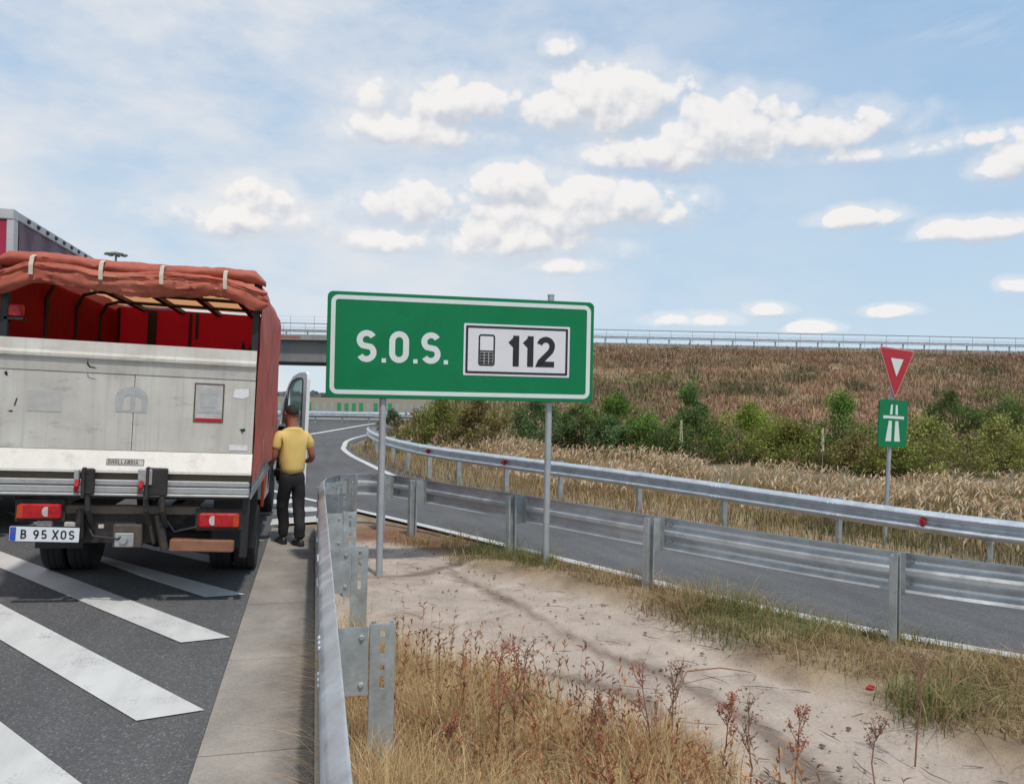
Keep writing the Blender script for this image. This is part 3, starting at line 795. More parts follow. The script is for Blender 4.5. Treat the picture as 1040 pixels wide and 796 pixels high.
#@@PART2
# ------------------------------------------------------------------ box truck with tail lift
def box_truck():
    root = thing('box_truck', 'red tarpaulin truck with scuffed white tail lift and its right cab door open', 'truck', (-1.60, 8.85, .03))
    root.rotation_euler = (0, R(1.5), 0)
    XL, XR, YB, YF = -1.03, 1.03, -1.55, 2.25
    def P(mb, name, mat, par=None, **k): return mb.build(name, mat, par or root, **k)
    def extr(sec, x0, x1, mb=None):
        mb = mb or MB(); mb.loft([[(x, y, z) for y, z in sec] for x in (x0, x1)]); return mb
    # bed
    m = MB(); m.box(XL + .02, XR - .02, YB, YF, .93, 1.04); bed = P(m, 'load_bed', STEELD)
    # ---- tail lift
    m = MB(); m.box(XL, .035, YB - .04, YB - .005, 1.352, 2.0); m.box(.041, XR - .005, YB - .04, YB - .005, 1.352, 2.0)
    gate = P(m, 'tail_lift', GATE)
    extr([(YB - .012, 2.004), (YB - .045, 2.004), (YB - .055, 2.10), (YB - .078, 2.125), (YB - .078, 2.15), (YB - .05, 2.175), (YB - .035, 2.268), (YB - .012, 2.268)], XL, XR - .005, m := MB()); P(m, 'top_strip', GATE, gate)
    extr([(YB - .03, 1.348), (YB - .044, 1.348), (YB - .105, 1.185), (YB - .105, 1.165), (YB - .03, 1.165)], XL, XR, m := MB()); P(m, 'lip', ALU_B, gate)
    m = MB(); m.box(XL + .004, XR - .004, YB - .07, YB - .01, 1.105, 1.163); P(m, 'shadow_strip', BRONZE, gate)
    m = MB()
    for z0, z1, dy in ((1.055, 1.103, 0), (.99, 1.048, .004), (.965, .988, -.02)):
        m.box(XL, XR - .01, YB - .085 + dy, YB - .01, z0, z1, bev=.008)
    P(m, 'rear_rail', ALU, gate)
    # decals
    yd = YB - .043
    m = MB(); m.box(.525, .765, yd, yd + .002, 1.62, 1.955); st = P(m, 'sticker', STICK, gate)
    m = MB(); ring(m, .521, .769, 1.616, 1.959, .006, .012, yd - .002, .002); P(m, 'sticker_rim', BRONZE, st)
    m = MB(); m.box(.535, .755, yd - .0025, yd, 1.622, 1.652); P(m, 'sticker_band', SIGNRED, st)
    m = MB(); m.box(.54, .75, yd - .0022, yd, 1.70, 1.735); m.box(.575, .715, yd - .0022, yd, 1.745, 1.86); m.plate([(.575, 1.862), (.715, 1.862), (.69, 1.9), (.645, 1.918), (.60, 1.9)], t=.002, M=Matrix.Translation((0, yd - .0022, 0))); P(m, 'sticker_print', STAIN, st)
    m = MB(); m.plate([(-.10, 1.68), (.14, 1.68)] + [(.02 + .13 * math.cos(R(a)), 1.79 + .11 * math.sin(R(a))) for a in range(0, 181, 15)], [[(-.055, 1.70), (.01, 1.70), (.01, 1.83), (-.04, 1.81)], [(.05, 1.70), (.10, 1.70), (.095, 1.80), (.05, 1.83)]], .0015, Matrix.Translation((0, yd, 0))); P(m, 'arched_decal', STAIN, gate)
    m = MB(); m.box(-.78, -.52, yd, yd + .002, 1.66, 1.83); P(m, 'grey_decal', STAIN2, gate)
    m = MB(); m.plate([(.84, 1.845), (.855, 1.92), (.97, 1.925), (.975, 1.86), (.93, 1.835)], t=.0015, M=Matrix.Translation((0, yd, 0))); P(m, 'white_sticker', STICKW, gate)
    m = MB(); m.box(.83, .985, yd, yd + .002, 1.375, 1.425); ring(m, .835, .98, 1.38, 1.42, .004, .004, yd - .0015, .001); P(m, 'small_sticker', STICKW, gate)
    # maker plate on the sloping lip
    sl = math.atan2(.061, .163)
    Ml = Matrix.Translation((-.145, YB - .084, 1.222)) @ Matrix.Rotation(-sl, 4, 'X')
    m = MB(); m.plate(rrect(0, .30, 0, .062, .006), t=.004, M=Ml @ Matrix.Translation((0, -.008, 0))); mp = P(m, 'maker_plate', STICK, gate)
    m = MB(); write(m, 'DHOLLANDIA', .016, .014, .036, .0075, -.0095, .88, .17, Ml); P(m, 'maker_name', BRONZE, mp)
    m = MB(); ring(m, .004, .296, .004, .058, .005, .004, -.0095, .001, Ml); P(m, 'maker_plate_rim', BRONZE, mp)
    # scuffs: bare dents along the plate
    for pts in ([(-.33, 2.09), (-.30, 2.055), (-.27, 2.05), (-.25, 2.035), (-.28, 2.04), (-.315, 2.045)], [(-.325, 2.13), (-.318, 2.06), (-.33, 2.06)], [(.91, 1.565), (.955, 1.575), (.96, 1.55), (.94, 1.548), (.935, 1.52), (.925, 1.55)], [(-.875, 1.70), (-.86, 1.76), (-.85, 1.76), (-.865, 1.70)], [(-.92, 1.655), (-.88, 1.66), (-.885, 1.645)], [(-.96, 2.02 - .05), (-.94, 1.985), (-.93, 1.95), (-.945, 1.945)]):
        z = sum(p[1] for p in pts) / len(pts)
        m = MB(); m.plate(pts, t=.0012, M=Matrix.Translation((0, yd - .001 - (.045 if z > 2.0 else 0), 0))); P(m, 'scuff', BLKPL, gate)
    # hinge blocks and arms
    for x0, x1, zt in ((-.365, -.215, 1.20), (.125, .355, 1.215)):
        m = MB(); m.box(x0 + .05, x1, YB - .15, YB - .10, .98, zt, bev=.01); m.box(x0 + .07, x0 + .09, YB - .20, YB - .14, .96, zt + .01)
        h = P(m, 'hinge_block', STEELD, gate)
        m = MB(); m.box(x0, x0 + .11 if x1 - x0 > .2 else x0 + .04, YB - .165, YB - .12, 1.07, zt - .01, bev=.006); P(m, 'hinge_plate', ALU, gate)
        m = MB(); m.tube([(x0 + .03, YB - .17, 1.10), (x0 + .035, YB - .20, 1.06), (x0 + .02, YB - .17, 1.02)], .018, 8); P(m, 'safety_hook', REDL, gate)
        for xa in ((x0 + .10,) if x1 < 0 else (x0 + .06, x0 + .19)):
            m = MB(); m.tube([(xa, YB - .12, 1.02), (xa + .01, YB - .13, .85), (xa + .03, YB - .02, .70)], .022, 8); P(m, 'lift_arm', STEELD, gate)
    # ---- underside
    for x in (-.40, .40):
        m = MB(); m.box(x - .04, x + .04, YB + .1, 4.9, .70, .88); P(m, 'chassis_rail', STEELD)
    m = MB(); m.box(-.82, .62, YB - .02, YB + .06, .80, .875, bev=.01); P(m, 'cross_beam', M('worn_brown_beam', (.13, .10, .075), .7, .2, .3, 6, 40, dirt=(.05, .04, .03)))
    m = MB(); m.box(-.42, .25, YB + .02, YB + .1, .55, .80); m.box(-.36, -.30, YB - .06, YB + .02, .60, .84); P(m, 'lift_housing', STEELD)
    m = MB(); m.box(-.07, .16, YB - .06, YB + .02, .52, .72, bev=.01); tb = P(m, 'tow_bracket', M('dusty_bracket', (.10, .08, .065), .7, .3, .3, 10, 40))
    m = MB(); m.box(-.05, .10, YB - .078, YB - .062, .53, .65, bev=.006)
    m.lathe([(.001, .03), (.028, .03), (.034, 0)][::-1], 12, Matrix.Translation((.025, YB - .08, .59)) @ Matrix.Rotation(math.pi / 2, 4, 'X')); P(m, 'tow_plate', ALU, tb)
    m = MB(); m.tube([(.28, YB - .05, .80), (.34, YB - .02, .50)], .035, 12); m.tube([(.20, YB - .05, .79), (.25, YB - .02, .55)], .014, 8); P(m, 'hydraulic_ram', STEELD, smooth=True)
    m = MB(); m.tube([(-.30, YB - .02, .74), (-.22, YB - .06, .62), (-.02, YB - .08, .60), (.08, YB - .03, .70)], .010, 6); P(m, 'hose', BLKPL); m = MB(); m.tube([(.3, YB - .03, .82), (.42, YB - .06, .66), (.6, YB - .04, .70)], .009, 6); P(m, 'hose', BLKPL)
    m = MB(); m.box(-.18, -.14, YB - .07, YB - .05, .69, .72); P(m, 'reflector_dot', WHTL)
    m = MB(); m.box(.37, .90, YB - .05, YB + .04, .495, .60, Matrix.Rotation(R(1.2), 4, 'Y'), bev=.01); P(m, 'underrun_beam', RUSTB)
    m = MB(); m.box(-.46, -.425, YB - .06, YB + .0, .56, .68); P(m, 'amber_marker', AMBL)
    for s, xa, xb, zb in ((1, .61, .95, .70), (-1, -.80, -.47, .765)):
        ms = MB(); ms.box(xa - .03, xb + .02, YB - .03, YB + .02, zb - .035, zb + .16, bev=.008); carrier = P(ms, 'lamp_bracket', STEELD)
        m = MB(); m.box(xa, xb, YB - .085, YB - .031, zb, zb + .125, bev=.014); lamp = P(m, 'tail_lamp', REDL)
        o0, o1 = (xb - .05, xb - .004) if s > 0 else (xa + .004, xa + .05)
        m = MB(); m.box(o0, o1, YB - .091, YB - .084, zb + .008, zb + .117, bev=.004); P(m, 'amber_lens', AMBL, lamp)
        i0 = xa + .085 if s > 0 else xb - .145
        m = MB(); m.plate([(i0 + .03, zb + .022), (i0 + .05, zb + .022), (i0 + .05, zb + .103), (i0 + .03, zb + .103)] + arc(i0 + .03, zb + .0625, .024, .0405, 90, 270, 8), t=.006, M=Matrix.Translation((0, YB - .091, 0))); P(m, 'reversing_lens', WHTL, lamp)
    m = MB(); m.box(-.66, -.54, YB - .05, YB - .01, .67, .745, bev=.006); P(m, 'plate_lamp', WHTL); m = MB(); m.box(-.40 - .05, -.36, YB - .05, YB - .01, .66, .735, bev=.006); P(m, 'plate_lamp', WHTL)
    # number plate, hung slightly crooked
    Mn = Matrix.Translation((-.835, YB - .11, .588)) @ Matrix.Rotation(R(1.2), 4, 'Y')
    m = MB(); m.plate(rrect(-.006, .526, -.006, .128, .012), t=.014, M=Mn @ Matrix.Translation((0, .0045, 0))); pb = P(m, 'plate_holder', BLKPL)
    m = MB(); m.plate(rrect(0, .52, 0, .12, .008), t=.004, M=Mn); npl = P(m, 'number_plate', PLATEW)
    m = MB(); m.plate(rrect(.004, .048, .004, .116, .006), t=.002, M=Mn @ Matrix.Translation((0, -.0025, 0))); eb = P(m, 'country_band', EUBLUE, npl)
    m = MB()
    for k in range(12): m.box(.026 + .014 * math.cos(R(30 * k)) - .002, .026 + .014 * math.cos(R(30 * k)) + .002, -.0035, -.0026, .08 + .014 * math.sin(R(30 * k)) - .002, .08 + .014 * math.sin(R(30 * k)) + .002, Mn)
    P(m, 'star_ring', AMBL, eb)
    m = MB(); write(m, 'B', .082, .022, .076, .0115, -.003, .95, .18, Mn); write(m, '95', .175, .022, .076, .0115, -.003, .95, .2, Mn); write(m, 'XOS', .318, .022, .076, .0115, -.003, .98, .2, Mn); P(m, 'plate_lettering', BLACK, npl)
    # ---- wheels
    def wheel(x, y, w, r=.345, out=1):
        Mw = Matrix.Translation((x, y, r)) @ Matrix.Rotation(math.pi / 2 * out, 4, 'Y')
        m = MB(); h = w / 2
        m.lathe([(r * .60, -h * .8), (r * .9, -h), (r * .975, -h * .86), (r, -h * .6), (r, -h * .3), (r * .985, -h * .28), (r * .985, -h * .2), (r, -h * .18), (r, h * .18), (r * .985, h * .2), (r * .985, h * .28), (r, h * .3), (r, h * .6), (r * .975, h * .86), (r * .9, h), (r * .60, h * .8)], 40, Mw)
        t = P(m, 'wheel', RUBBER, smooth=35)
        m = MB(); m.lathe([(.001, h * .2), (.06, h * .25), (.08, h * .1), (r * .45, 0), (r * .55, h * .5), (r * .61, h * .82), (r * .59, -h * .8)], 28, Mw); P(m, 'rim', RIM, t, smooth=35)
    for s in (-1, 1):
        wheel(s * .905, 0, .215, out=s); wheel(s * .665, 0, .215, out=s); wheel(s * .86, 4.05, .22, out=s)
    m = MB(); m.tube([(-.8, 0, .345), (-.2, 0, .345), (0, 0, .36), (.2, 0, .345), (.8, 0, .345)], [.05, .06, .14, .06, .05], 12); P(m, 'rear_axle', STEELD)
    for s in (-1, 1):
        m = MB(); m.box(s * .80 - .2, s * .80 + .22 * 1, -.48, -.465, .30, .92); P(m, 'mud_flap', BLKPL)
    m = MB(); m.box(.955, 1.02, YB - .02, YB + .05, .42, .96, bev=.01); P(m, 'corner_flap', BLKPL)
    m = MB(); m.add([(1.035, .30, .93), (1.035, .85, .93), (1.03, .42, .60), (1.005, .30, .93), (1.005, .85, .93), (1.0, .42, .60)], [(0, 2, 1), (3, 4, 5), (0, 1, 4, 3), (1, 2, 5, 4), (2, 0, 3, 5)]); P(m, 'orange_mudguard', ORANGE)
    m = MB(); m.box(.99, 1.01, YB + .08, YB + .20, .78, .90); P(m, 'side_marker', REDL)
    # ---- drop sides, corner posts, hoops
    for s in (-1, 1):
        a, b_ = (XR - .035, XR) if s > 0 else (XL, XL + .035)
        m = MB(); m.box(a, b_, YB + .06, YF, .93, 1.02, bev=.006); m.box(a + .004, b_ - .004, YB + .06, YF, 1.026, 1.40, bev=.006); P(m, 'drop_side', ALU)
        for y in (YB + .03, YF - .03):
            m = MB(); m.box(s * 1.0 - .03, s * 1.0 + .03, y - .03, y + .03, 1.0, 2.9, bev=.005); P(m, 'corner_post', BLKPL)
    for i, y in enumerate((-.55, .4, 1.35)):
        m = MB(); m.tube([(-.99, y, 1.4), (-.99, y, 2.72), (-.93, y, 2.86), (-.8, y, 2.905), (.8, y, 2.905), (.93, y, 2.86), (.99, y, 2.72), (.99, y, 1.4)], .02, 8); P(m, 'roof_hoop', BLKPL)
    for x in (-.68, -.22, .24, .68):
        m = MB(); m.box(x - .035, x + .035, YB + .05, YF - .02, 2.885, 2.93); P(m, 'roof_bar', BLKPL)
    for z in (1.7, 2.05):
        m = MB(); m.box(-1.0, -.97, YB + .1, YF - .05, z, z + .10); P(m, 'side_lath', STEELD)
    m = MB(); m.box(-.62, -.52, YF - .12, YF - .06, 1.04, 2.9); P(m, 'inner_post', BLKPL)
    # ---- tarpaulin
    def nz(a, b, c=0.): return mnoise.noise((a, b, c))
    for s in (-1, 1):
        ny, nzv = 60, 26; vs = []; fs = []
        for i in range(ny + 1):
            y = YB - .02 + (YF - YB + .04) * i / ny
            for j in range(nzv + 1):
                t = j / nzv
                if t < .8: x, z = 1.045, 1.10 + (2.78 - 1.10) * t / .8
                else:
                    a = (t - .8) / .2 * math.pi / 2; x, z = 1.045 - .11 * (1 - math.cos(a)), 2.78 + .17 * math.sin(a)
                bulge = .018 * math.sin(max(0, min(1, (y - YB) / (YF - YB))) * math.pi * 4) * (1 if t < .8 else .3)
                x += bulge + .022 * nz(y * 2.2, z * 1.1, s) + .010 * nz(y * 7, z * 3, s) + (.006 * math.sin(y * 26) if t < .12 else 0)
                if t < .02: z += .02 * nz(y * 5, 3.3, s)
                vs.append((s * x, y, z))
        for i in range(ny):
            for j in range(nzv):
                a = i * (nzv + 1) + j; q = (a, a + 1, a + nzv + 2, a + nzv + 1)
                fs.append(q if s < 0 else q[::-1])
        m = MB(); m.add(vs, fs); P(m, 'side_tarpaulin', TARP_S, smooth=80)
        m = MB()
        for k in range(12):
            y = YB + .15 + k * .31; m.box(s * 1.052 - .012, s * 1.052 + .012, y - .012, y + .012, 1.11, 1.16)
        P(m, 'lashing_row', RIM)['kind'] = 'stuff'
    m = MB(); m.box(-.93, .93, YB + .0, YF, 2.944, 2.95); 
    m = MB(); vs = []; fs = []; nx_, ny_ = 40, 50
    for i in range(ny_ + 1):
        y = YB - .02 + (YF - YB + .04) * i / ny_
        for j in range(nx_ + 1):
            x = -.95 + 1.9 * j / nx_
            vs.append((x, y, 2.952 + .012 * math.cos(x / .95 * math.pi / 2) - .02 * abs(math.sin((y - .4) / .95 * math.pi)) ** 2 + .008 * nz(x * 3, y * 3)))
    for i in range(ny_):
        for j in range(nx_):
            a = i * (nx_ + 1) + j; fs.append((a, a + 1, a + nx_ + 2, a + nx_ + 1))
    m.add(vs, fs); P(m, 'roof_sheet', ROOFP, smooth=80)
    m = MB(); vs = []; fs = []
    for i in range(41):
        x = -1.01 + 2.02 * i / 40
        for j in range(31):
            z = 1.04 + 1.89 * j / 30; vs.append((x, YF - .015 + .03 * nz(x * 2.5, z * 1.6, 7) + .012 * nz(x * 8, z * 4, 7), z))
    for i in range(40):
        for j in range(30):
            a = i * 31 + j; fs.append((a, a + 31, a + 32, a + 1))
    m.add(vs, fs); P(m, 'front_tarpaulin', TARP_IN, smooth=80)
    m = MB(); vs = []; fs = []
    for i in range(41):
        y = YB + .06 + (YF - YB - .1) * i / 40
        for j in range(21):
            z = 1.42 + 1.45 * j / 20; vs.append((-.998 + .018 * nz(y * 3, z * 2, 4), y, z))
    for i in range(40):
        for j in range(20):
            a = i * 21 + j; fs.append((a, a + 21, a + 22, a + 1))
    m.add(vs, fs); P(m, 'added_glow_lining', TARP_IN, smooth=80)  # added sheet, coloured deep red as if light glowed through the side
    # rolled-up rear flap: an upper fold and a fat roll under it
    def roll(x0, x1, sec, seed, droop, name, mat, n=90, amp=.03):
        rings = []
        for i in range(n + 1):
            u = i / n; x = x0 + (x1 - x0) * u; dz = droop(u); rg = []
            for k, (y, z) in enumerate(sec):
                a = k / len(sec) * 2 * math.pi
                w = amp * (nz(x * 1.3 + math.sin(a) * .8, math.cos(a) * 1.2, seed) + .7 * nz(x * 3.2 + seed, math.sin(a) * 3.2 + x * 2.5, math.cos(a) * 3.2) + .55 * nz(x * 8, math.sin(a) * 5 + x * 4, math.cos(a) * 5) + .22 * nz(x * 22, a * 3, seed))
                cy = sum(p[0] for p in sec) / len(sec); cz = sum(p[1] for p in sec) / len(sec)
                d = math.hypot(y - cy, z - cz) or 1; f = 1 + w / d
                end = min(1, .35 + u * 14, .35 + (1 - u) * 14)
                rg.append((x, cy + (y - cy) * f * (.5 + .5 * end), cz + (z - cz) * f * end + dz))
            rings.append(rg)
        m = MB(); m.loft(rings); return P(m, name, mat, smooth=75)
    def oval(cy, cz, ry, rz, n=22, tilt=0): return [(cy + ry * math.cos(2 * math.pi * k / n), cz + rz * math.sin(2 * math.pi * k / n)) for k in range(n)]
    roll(-1.06, 1.07, oval(YB - .03, 2.915, .085, .06), 2., lambda u: .008 * math.sin(u * 9) - .05 * max(0, u - .96) / .04 - .03 * max(0, .05 - u) / .05, 'rear_flap', TARP, n=160, amp=.014)
    roll(-1.09, 1.10, oval(YB - .075, 2.785, .06, .082), 5., lambda u: .02 * math.sin(u * 8 + 1) - .09 * sstep(.80, 1., u) - .13 * sstep(.17, 0., u), 'rolled_flap', TARP, n=160, amp=.030)
    roll(-1.08, 1.09, oval(YB - .09, 2.845, .045, .04), 8., lambda u: .015 * math.sin(u * 11) - .05 * sstep(.84, 1., u) - .10 * sstep(.15, 0, u), 'rolled_flap', TARP, n=160, amp=.022)
    for x in (-.76, -.24, .23, .74):
        m = MB(); pts = [(x, YB - .10, 2.955), (x, YB - .165, 2.93), (x, YB - .19, 2.86), (x + .004, YB - .195, 2.78)]
        m.loft([[(p[0] - .016, p[1], p[2]), (p[0] + .016, p[1], p[2]), (p[0] + .016, p[1] + .006, p[2] - .002), (p[0] - .016, p[1] + .006, p[2] - .002)] for p in pts]); P(m, 'tie_strap', STRAP)
    m = MB()
    for x, y, z, r in ((.58, 2.16, 2.42, .15), (.64, 2.1, 2.36, .12), (.72, 2.12, 2.45, .1), (.50, 2.1, 2.34, .08)):
        for k in range(5):
            a = random.uniform(0, 6.28); m.tube([(x, y, z - .12), (x + r * .5 * math.cos(a), y - .02, z), (x + r * math.cos(a), y - .03, z + r * abs(math.sin(a)))], [.03, .022, .004], 6)
    P(m, 'torn_strap', BLKPL)
    for x, zb in ((-.10, 2.42), (-.02, 2.56)):
        m = MB(); m.box(x - .02, x + .02, YF - .10, YF - .09, zb, 2.9); P(m, 'hanging_strap', BLKPL)
    m = MB(); m.lathe([(.001, .11), (.05, .105), (.062, .09), (.064, .01), (.05, 0)][::-1], 18, Matrix.Translation((-.93, YB + .05, 2.44))); lp = P(m, 'red_lamp', REDL, smooth=40)
    m = MB(); m.box(-1.0, -.86, YB + .0, YB + .10, 2.415, 2.437); m.tube([(-.985, YB + .05, 2.42), (-.985, YB + .05, 2.2)], .012, 8); P(m, 'lamp_bracket', STEELD)
    m = MB(); m.box(-1.0, .35, YF - .35, YF - .30, 2.02, 2.16, Matrix.Rotation(R(0), 4, 'Y')); P(m, 'load_bar', STEELD)
    # ---- cab
    prof = [(2.4, .42), (2.4, 2.1), (2.55, 2.22), (3.55, 2.25), (3.8, 2.18), (4.55, 1.42), (5.25, 1.22), (5.45, .95), (5.45, .38), (4.75, .36), (4.6, .62), (4.35, .76), (3.9, .76), (3.6, .6), (3.45, .40)]
    m = MB(); m.plate(prof, t=1.9, M=Matrix.Rotation(math.pi / 2, 4, 'Z') @ Matrix.Translation((0, -.93, 0))); cab = P(m, 'cab', CABW)
    m = MB(); m.add([(-.80, 3.90, 2.06), (.80, 3.90, 2.06), (.86, 4.50, 1.49), (-.86, 4.50, 1.49)], [(0, 1, 2, 3)]); m.v = [(x, y + .012, z + .012) for x, y, z in m.v]; P(m, 'windscreen', GLASSD, cab)
    Mr = Matrix.Rotation(math.pi / 2, 4, 'Z')
    m = MB(); m.plate([(2.95, .5), (2.95, 2.08), (3.6, 2.1), (4.15, 1.5), (4.2, 1.35), (4.0, .8), (3.5, .78), (3.35, .5)], t=.004, M=Matrix.Translation((.974, 0, 0)) @ Mr); P(m, 'dark_doorway_sheet', BLKPL, cab)  # black sheet on the closed cab side, standing in for the unlit interior
    for s in (1, -1):
        m = MB(); m.box(.55 * s - .18, .55 * s + .18, 5.44, 5.475, .86, 1.04, bev=.02); P(m, 'headlight', WHTL, cab)
    m = MB(); m.box(-.92, .92, 5.40, 5.52, .40, .68, bev=.03); P(m, 'front_bumper', BLKPL, cab)
    # opened right door, hinged at its front edge
    Md = Matrix.Translation((.985, 4.23, 0)) @ Matrix.Rotation(R(-64), 4, 'Z')
    out = [(0.02, .50), (0, 1.32), (.04, 1.52), (.13, 1.78), (.33, 2.06), (.48, 2.17), (.68, 2.225), (.90, 2.235), (.955, 2.21), (.975, 2.12), (.98, .55), (.95, .46), (.1, .44)]
    win = [(.34, 1.42), (.34, 1.80), (.36, 1.97), (.47, 2.08), (.62, 2.125), (.80, 2.13), (.83, 2.09), (.84, 1.40)]
    qtr = [(.06, 1.40), (.09, 1.54), (.18, 1.77), (.29, 1.93), (.29, 1.42)]
    m = MB(); m.plate(out, [win, qtr], .055, Md); dr = P(m, 'open_door', SILVER)
    m = MB(); m.plate([(.05, .50), (.03, 1.30), (.07, 1.37), (.86, 1.35), (.90, 1.30), (.90, .55), (.86, .49)], t=.02, M=Md @ Matrix.Translation((0, -.0215, 0))); m.box(.28, .70, -.075, -.022, .98, 1.06, Md, bev=.015); m.box(.12, .75, -.09, -.022, .56, .70, Md, bev=.02); P(m, 'door_trim', BLKPL, dr)
    m = MB(); m.plate([(x, z) for x, z in win], t=.004, M=Md @ Matrix.Translation((0, .026, 0))); P(m, 'door_glass', GLASS, dr)
    m = MB(); m.plate([(x, z) for x, z in qtr], t=.004, M=Md @ Matrix.Translation((0, .026, 0))); P(m, 'quarter_glass', GLASSD, dr)
    wi = [(.318, 1.39), (.318, 1.80), (.34, 1.985), (.46, 2.1), (.615, 2.145), (.81, 2.15), (.853, 2.10), (.862, 1.375)]
    m = MB(); m.plate(wi, [win], .008, Md @ Matrix.Translation((0, -.009, 0))); P(m, 'window_seal', BLKPL, dr)
    Mm = Md
    m = MB(); m.box(.10, .30, .10, .22, 1.42, 1.80, Mm, bev=.035); m.box(.16, .22, .056, .11, 1.46, 1.52, Mm); P(m, 'mirror', BLKPL, dr)
box_truck()

def semi_trailer():
    root = thing('semi_trailer', 'tall crimson lorry trailer with dusty purple side curtain parked beyond the tail lift truck', 'trailer', (-4.77, 10.4, .09))
    XL, XR, L, Z0, Z1 = -1.25, 1.25, 13.6, .98, 3.93
    P = lambda mb, n, mat, par=None, **k: mb.build(n, mat, par or root, **k)
    m = MB(); m.box(XL + .05, -.006, -.03, .03, Z0 + .1, Z1 - .14); m.box(.006, XR - .06, -.03, .03, Z0 + .1, Z1 - .14); d = P(m, 'rear_door', TRAIL_R)
    m = MB()
    for x in (-.8, -.3, .3, .8): m.tube([(x, -.05, Z0 + .05), (x, -.05, Z1 - .1)], .016, 8)
    P(m, 'lock_bar', GALV_D, d)
    m = MB(); m.box(XL, XR, -.05, .12, Z1 - .13, Z1 + .0, bev=.01); m.box(XR - .075, XR + .005, -.045, .10, Z0, Z1 - .132, bev=.008); m.box(XL - .005, XL + .075, -.045, .10, Z0, Z1 - .132, bev=.008); P(m, 'rear_frame', M('pale_trailer_frame', (.50, .50, .50), .5, .2, .15, 5, 40, dirt=(.2, .18, .17)))
    for s in (1, -1):
        vs = []; fs = []
        for i in range(137):
            y = .12 + i * (L - .14) / 136
            for j in range(13):
                z = Z0 + .12 + (Z1 - Z0 - .24) * j / 12
                vs.append((s * (1.235 + .014 * math.sin(y * 9.5) + .02 * mnoise.noise((y * 1.3, z * .7, s))), y, z))
        for i in range(136):
            for j in range(12):
                a = i * 13 + j; q = (a, a + 13, a + 14, a + 1); fs.append(q if s > 0 else q[::-1])
        m = MB(); m.add(vs, fs); P(m, 'side_curtain', TRAIL_S, smooth=80)
        m = MB(); m.box(s * 1.205 - .04, s * 1.205 + .04, .12, L, Z1 - .11, Z1 - .0, bev=.01); r = P(m, 'top_rail', M('pale_grey_rail', (.48, .47, .48), .6, .1, .15))
        m = MB()
        for k in range(38): m.box(s * 1.25 - .018, s * 1.25 + .018, .45 + k * .35 - .035, .45 + k * .35 + .035, Z1 - .075, Z1 - .03, bev=.008)
        P(m, 'curtain_rollers', BLKPL, r)['kind'] = 'stuff'
        m = MB(); m.box(s * 1.2 - .03, s * 1.2 + .03, .1, L, Z0, Z0 + .14); P(m, 'side_rave', STEELD)
        for y in (1.9, 3.2, 4.5):
            Mw = Matrix.Translation((s * 1.02, y, .5)) @ Matrix.Rotation(math.pi / 2 * s, 4, 'Y')
            m = MB(); m.lathe([(.28, -.16), (.45, -.19), (.5, -.14), (.5, .14), (.45, .19), (.28, .16)], 32, Mw); w = P(m, 'wheel', RUBBER, smooth=35)
            m = MB(); m.lathe([(.001, .12), (.1, .13), (.14, .05), (.25, .03), (.30, .16), (.29, -.16)], 24, Mw); P(m, 'rim', RIM, w, smooth=35)
    m = MB(); m.box(XL + .02, XR - .02, .1, L, Z1 - .06, Z1 - .02); P(m, 'roof', TRAIL_S)
    m = MB(); m.box(XL + .02, XR - .02, .0, L, Z0 - .12, Z0 + .02); m.box(-.5, -.38, .1, L, Z0 - .5, Z0 - .12); m.box(.38, .5, .1, L, Z0 - .5, Z0 - .12); P(m, 'chassis', STEELD)
    m = MB(); m.box(-1.2, 1.2, -.04, .06, .48, .62, bev=.01); P(m, 'rear_bumper', STEELD)
    for s in (1, -1):
        m = MB(); m.box(s * .95 - .2, s * .95 + .2, -.05, .02, .74, .87, bev=.01); P(m, 'tail_lamp', REDL)
    m = MB(); m.box(XL, XR, L - .02, L + .04, Z0, Z1 - .02); P(m, 'headboard', TRAIL_R)
semi_trailer()

# ------------------------------------------------------------------ person
def skin_obj(name, pts, edges, rad, mat, parent, sub=2, root=0):
    me = bpy.data.meshes.new(name); me.from_pydata(pts, edges, []); me.materials.append(mat)
    o = link(name, me, parent)
    md = o.modifiers.new('Skin', 'SKIN'); md.branch_smoothing = .4; md.use_smooth_shade = True
    if not me.skin_vertices: return o
    for i, r in enumerate(rad):
        s = me.skin_vertices[0].data[i]; s.radius = r if isinstance(r, tuple) else (r, r); s.use_root = (i == root)
    sd = o.modifiers.new('Subdivision', 'SUBSURF'); sd.levels = sd.render_levels = sub
    return o
def bake(o):
    dg = bpy.context.evaluated_depsgraph_get(); dg.update()
    me = bpy.data.meshes.new_from_object(o.evaluated_get(dg)); old = o.data
    o.modifiers.clear(); o.data = me
    me.polygons.foreach_set('use_smooth', [True] * len(me.polygons))
    return o

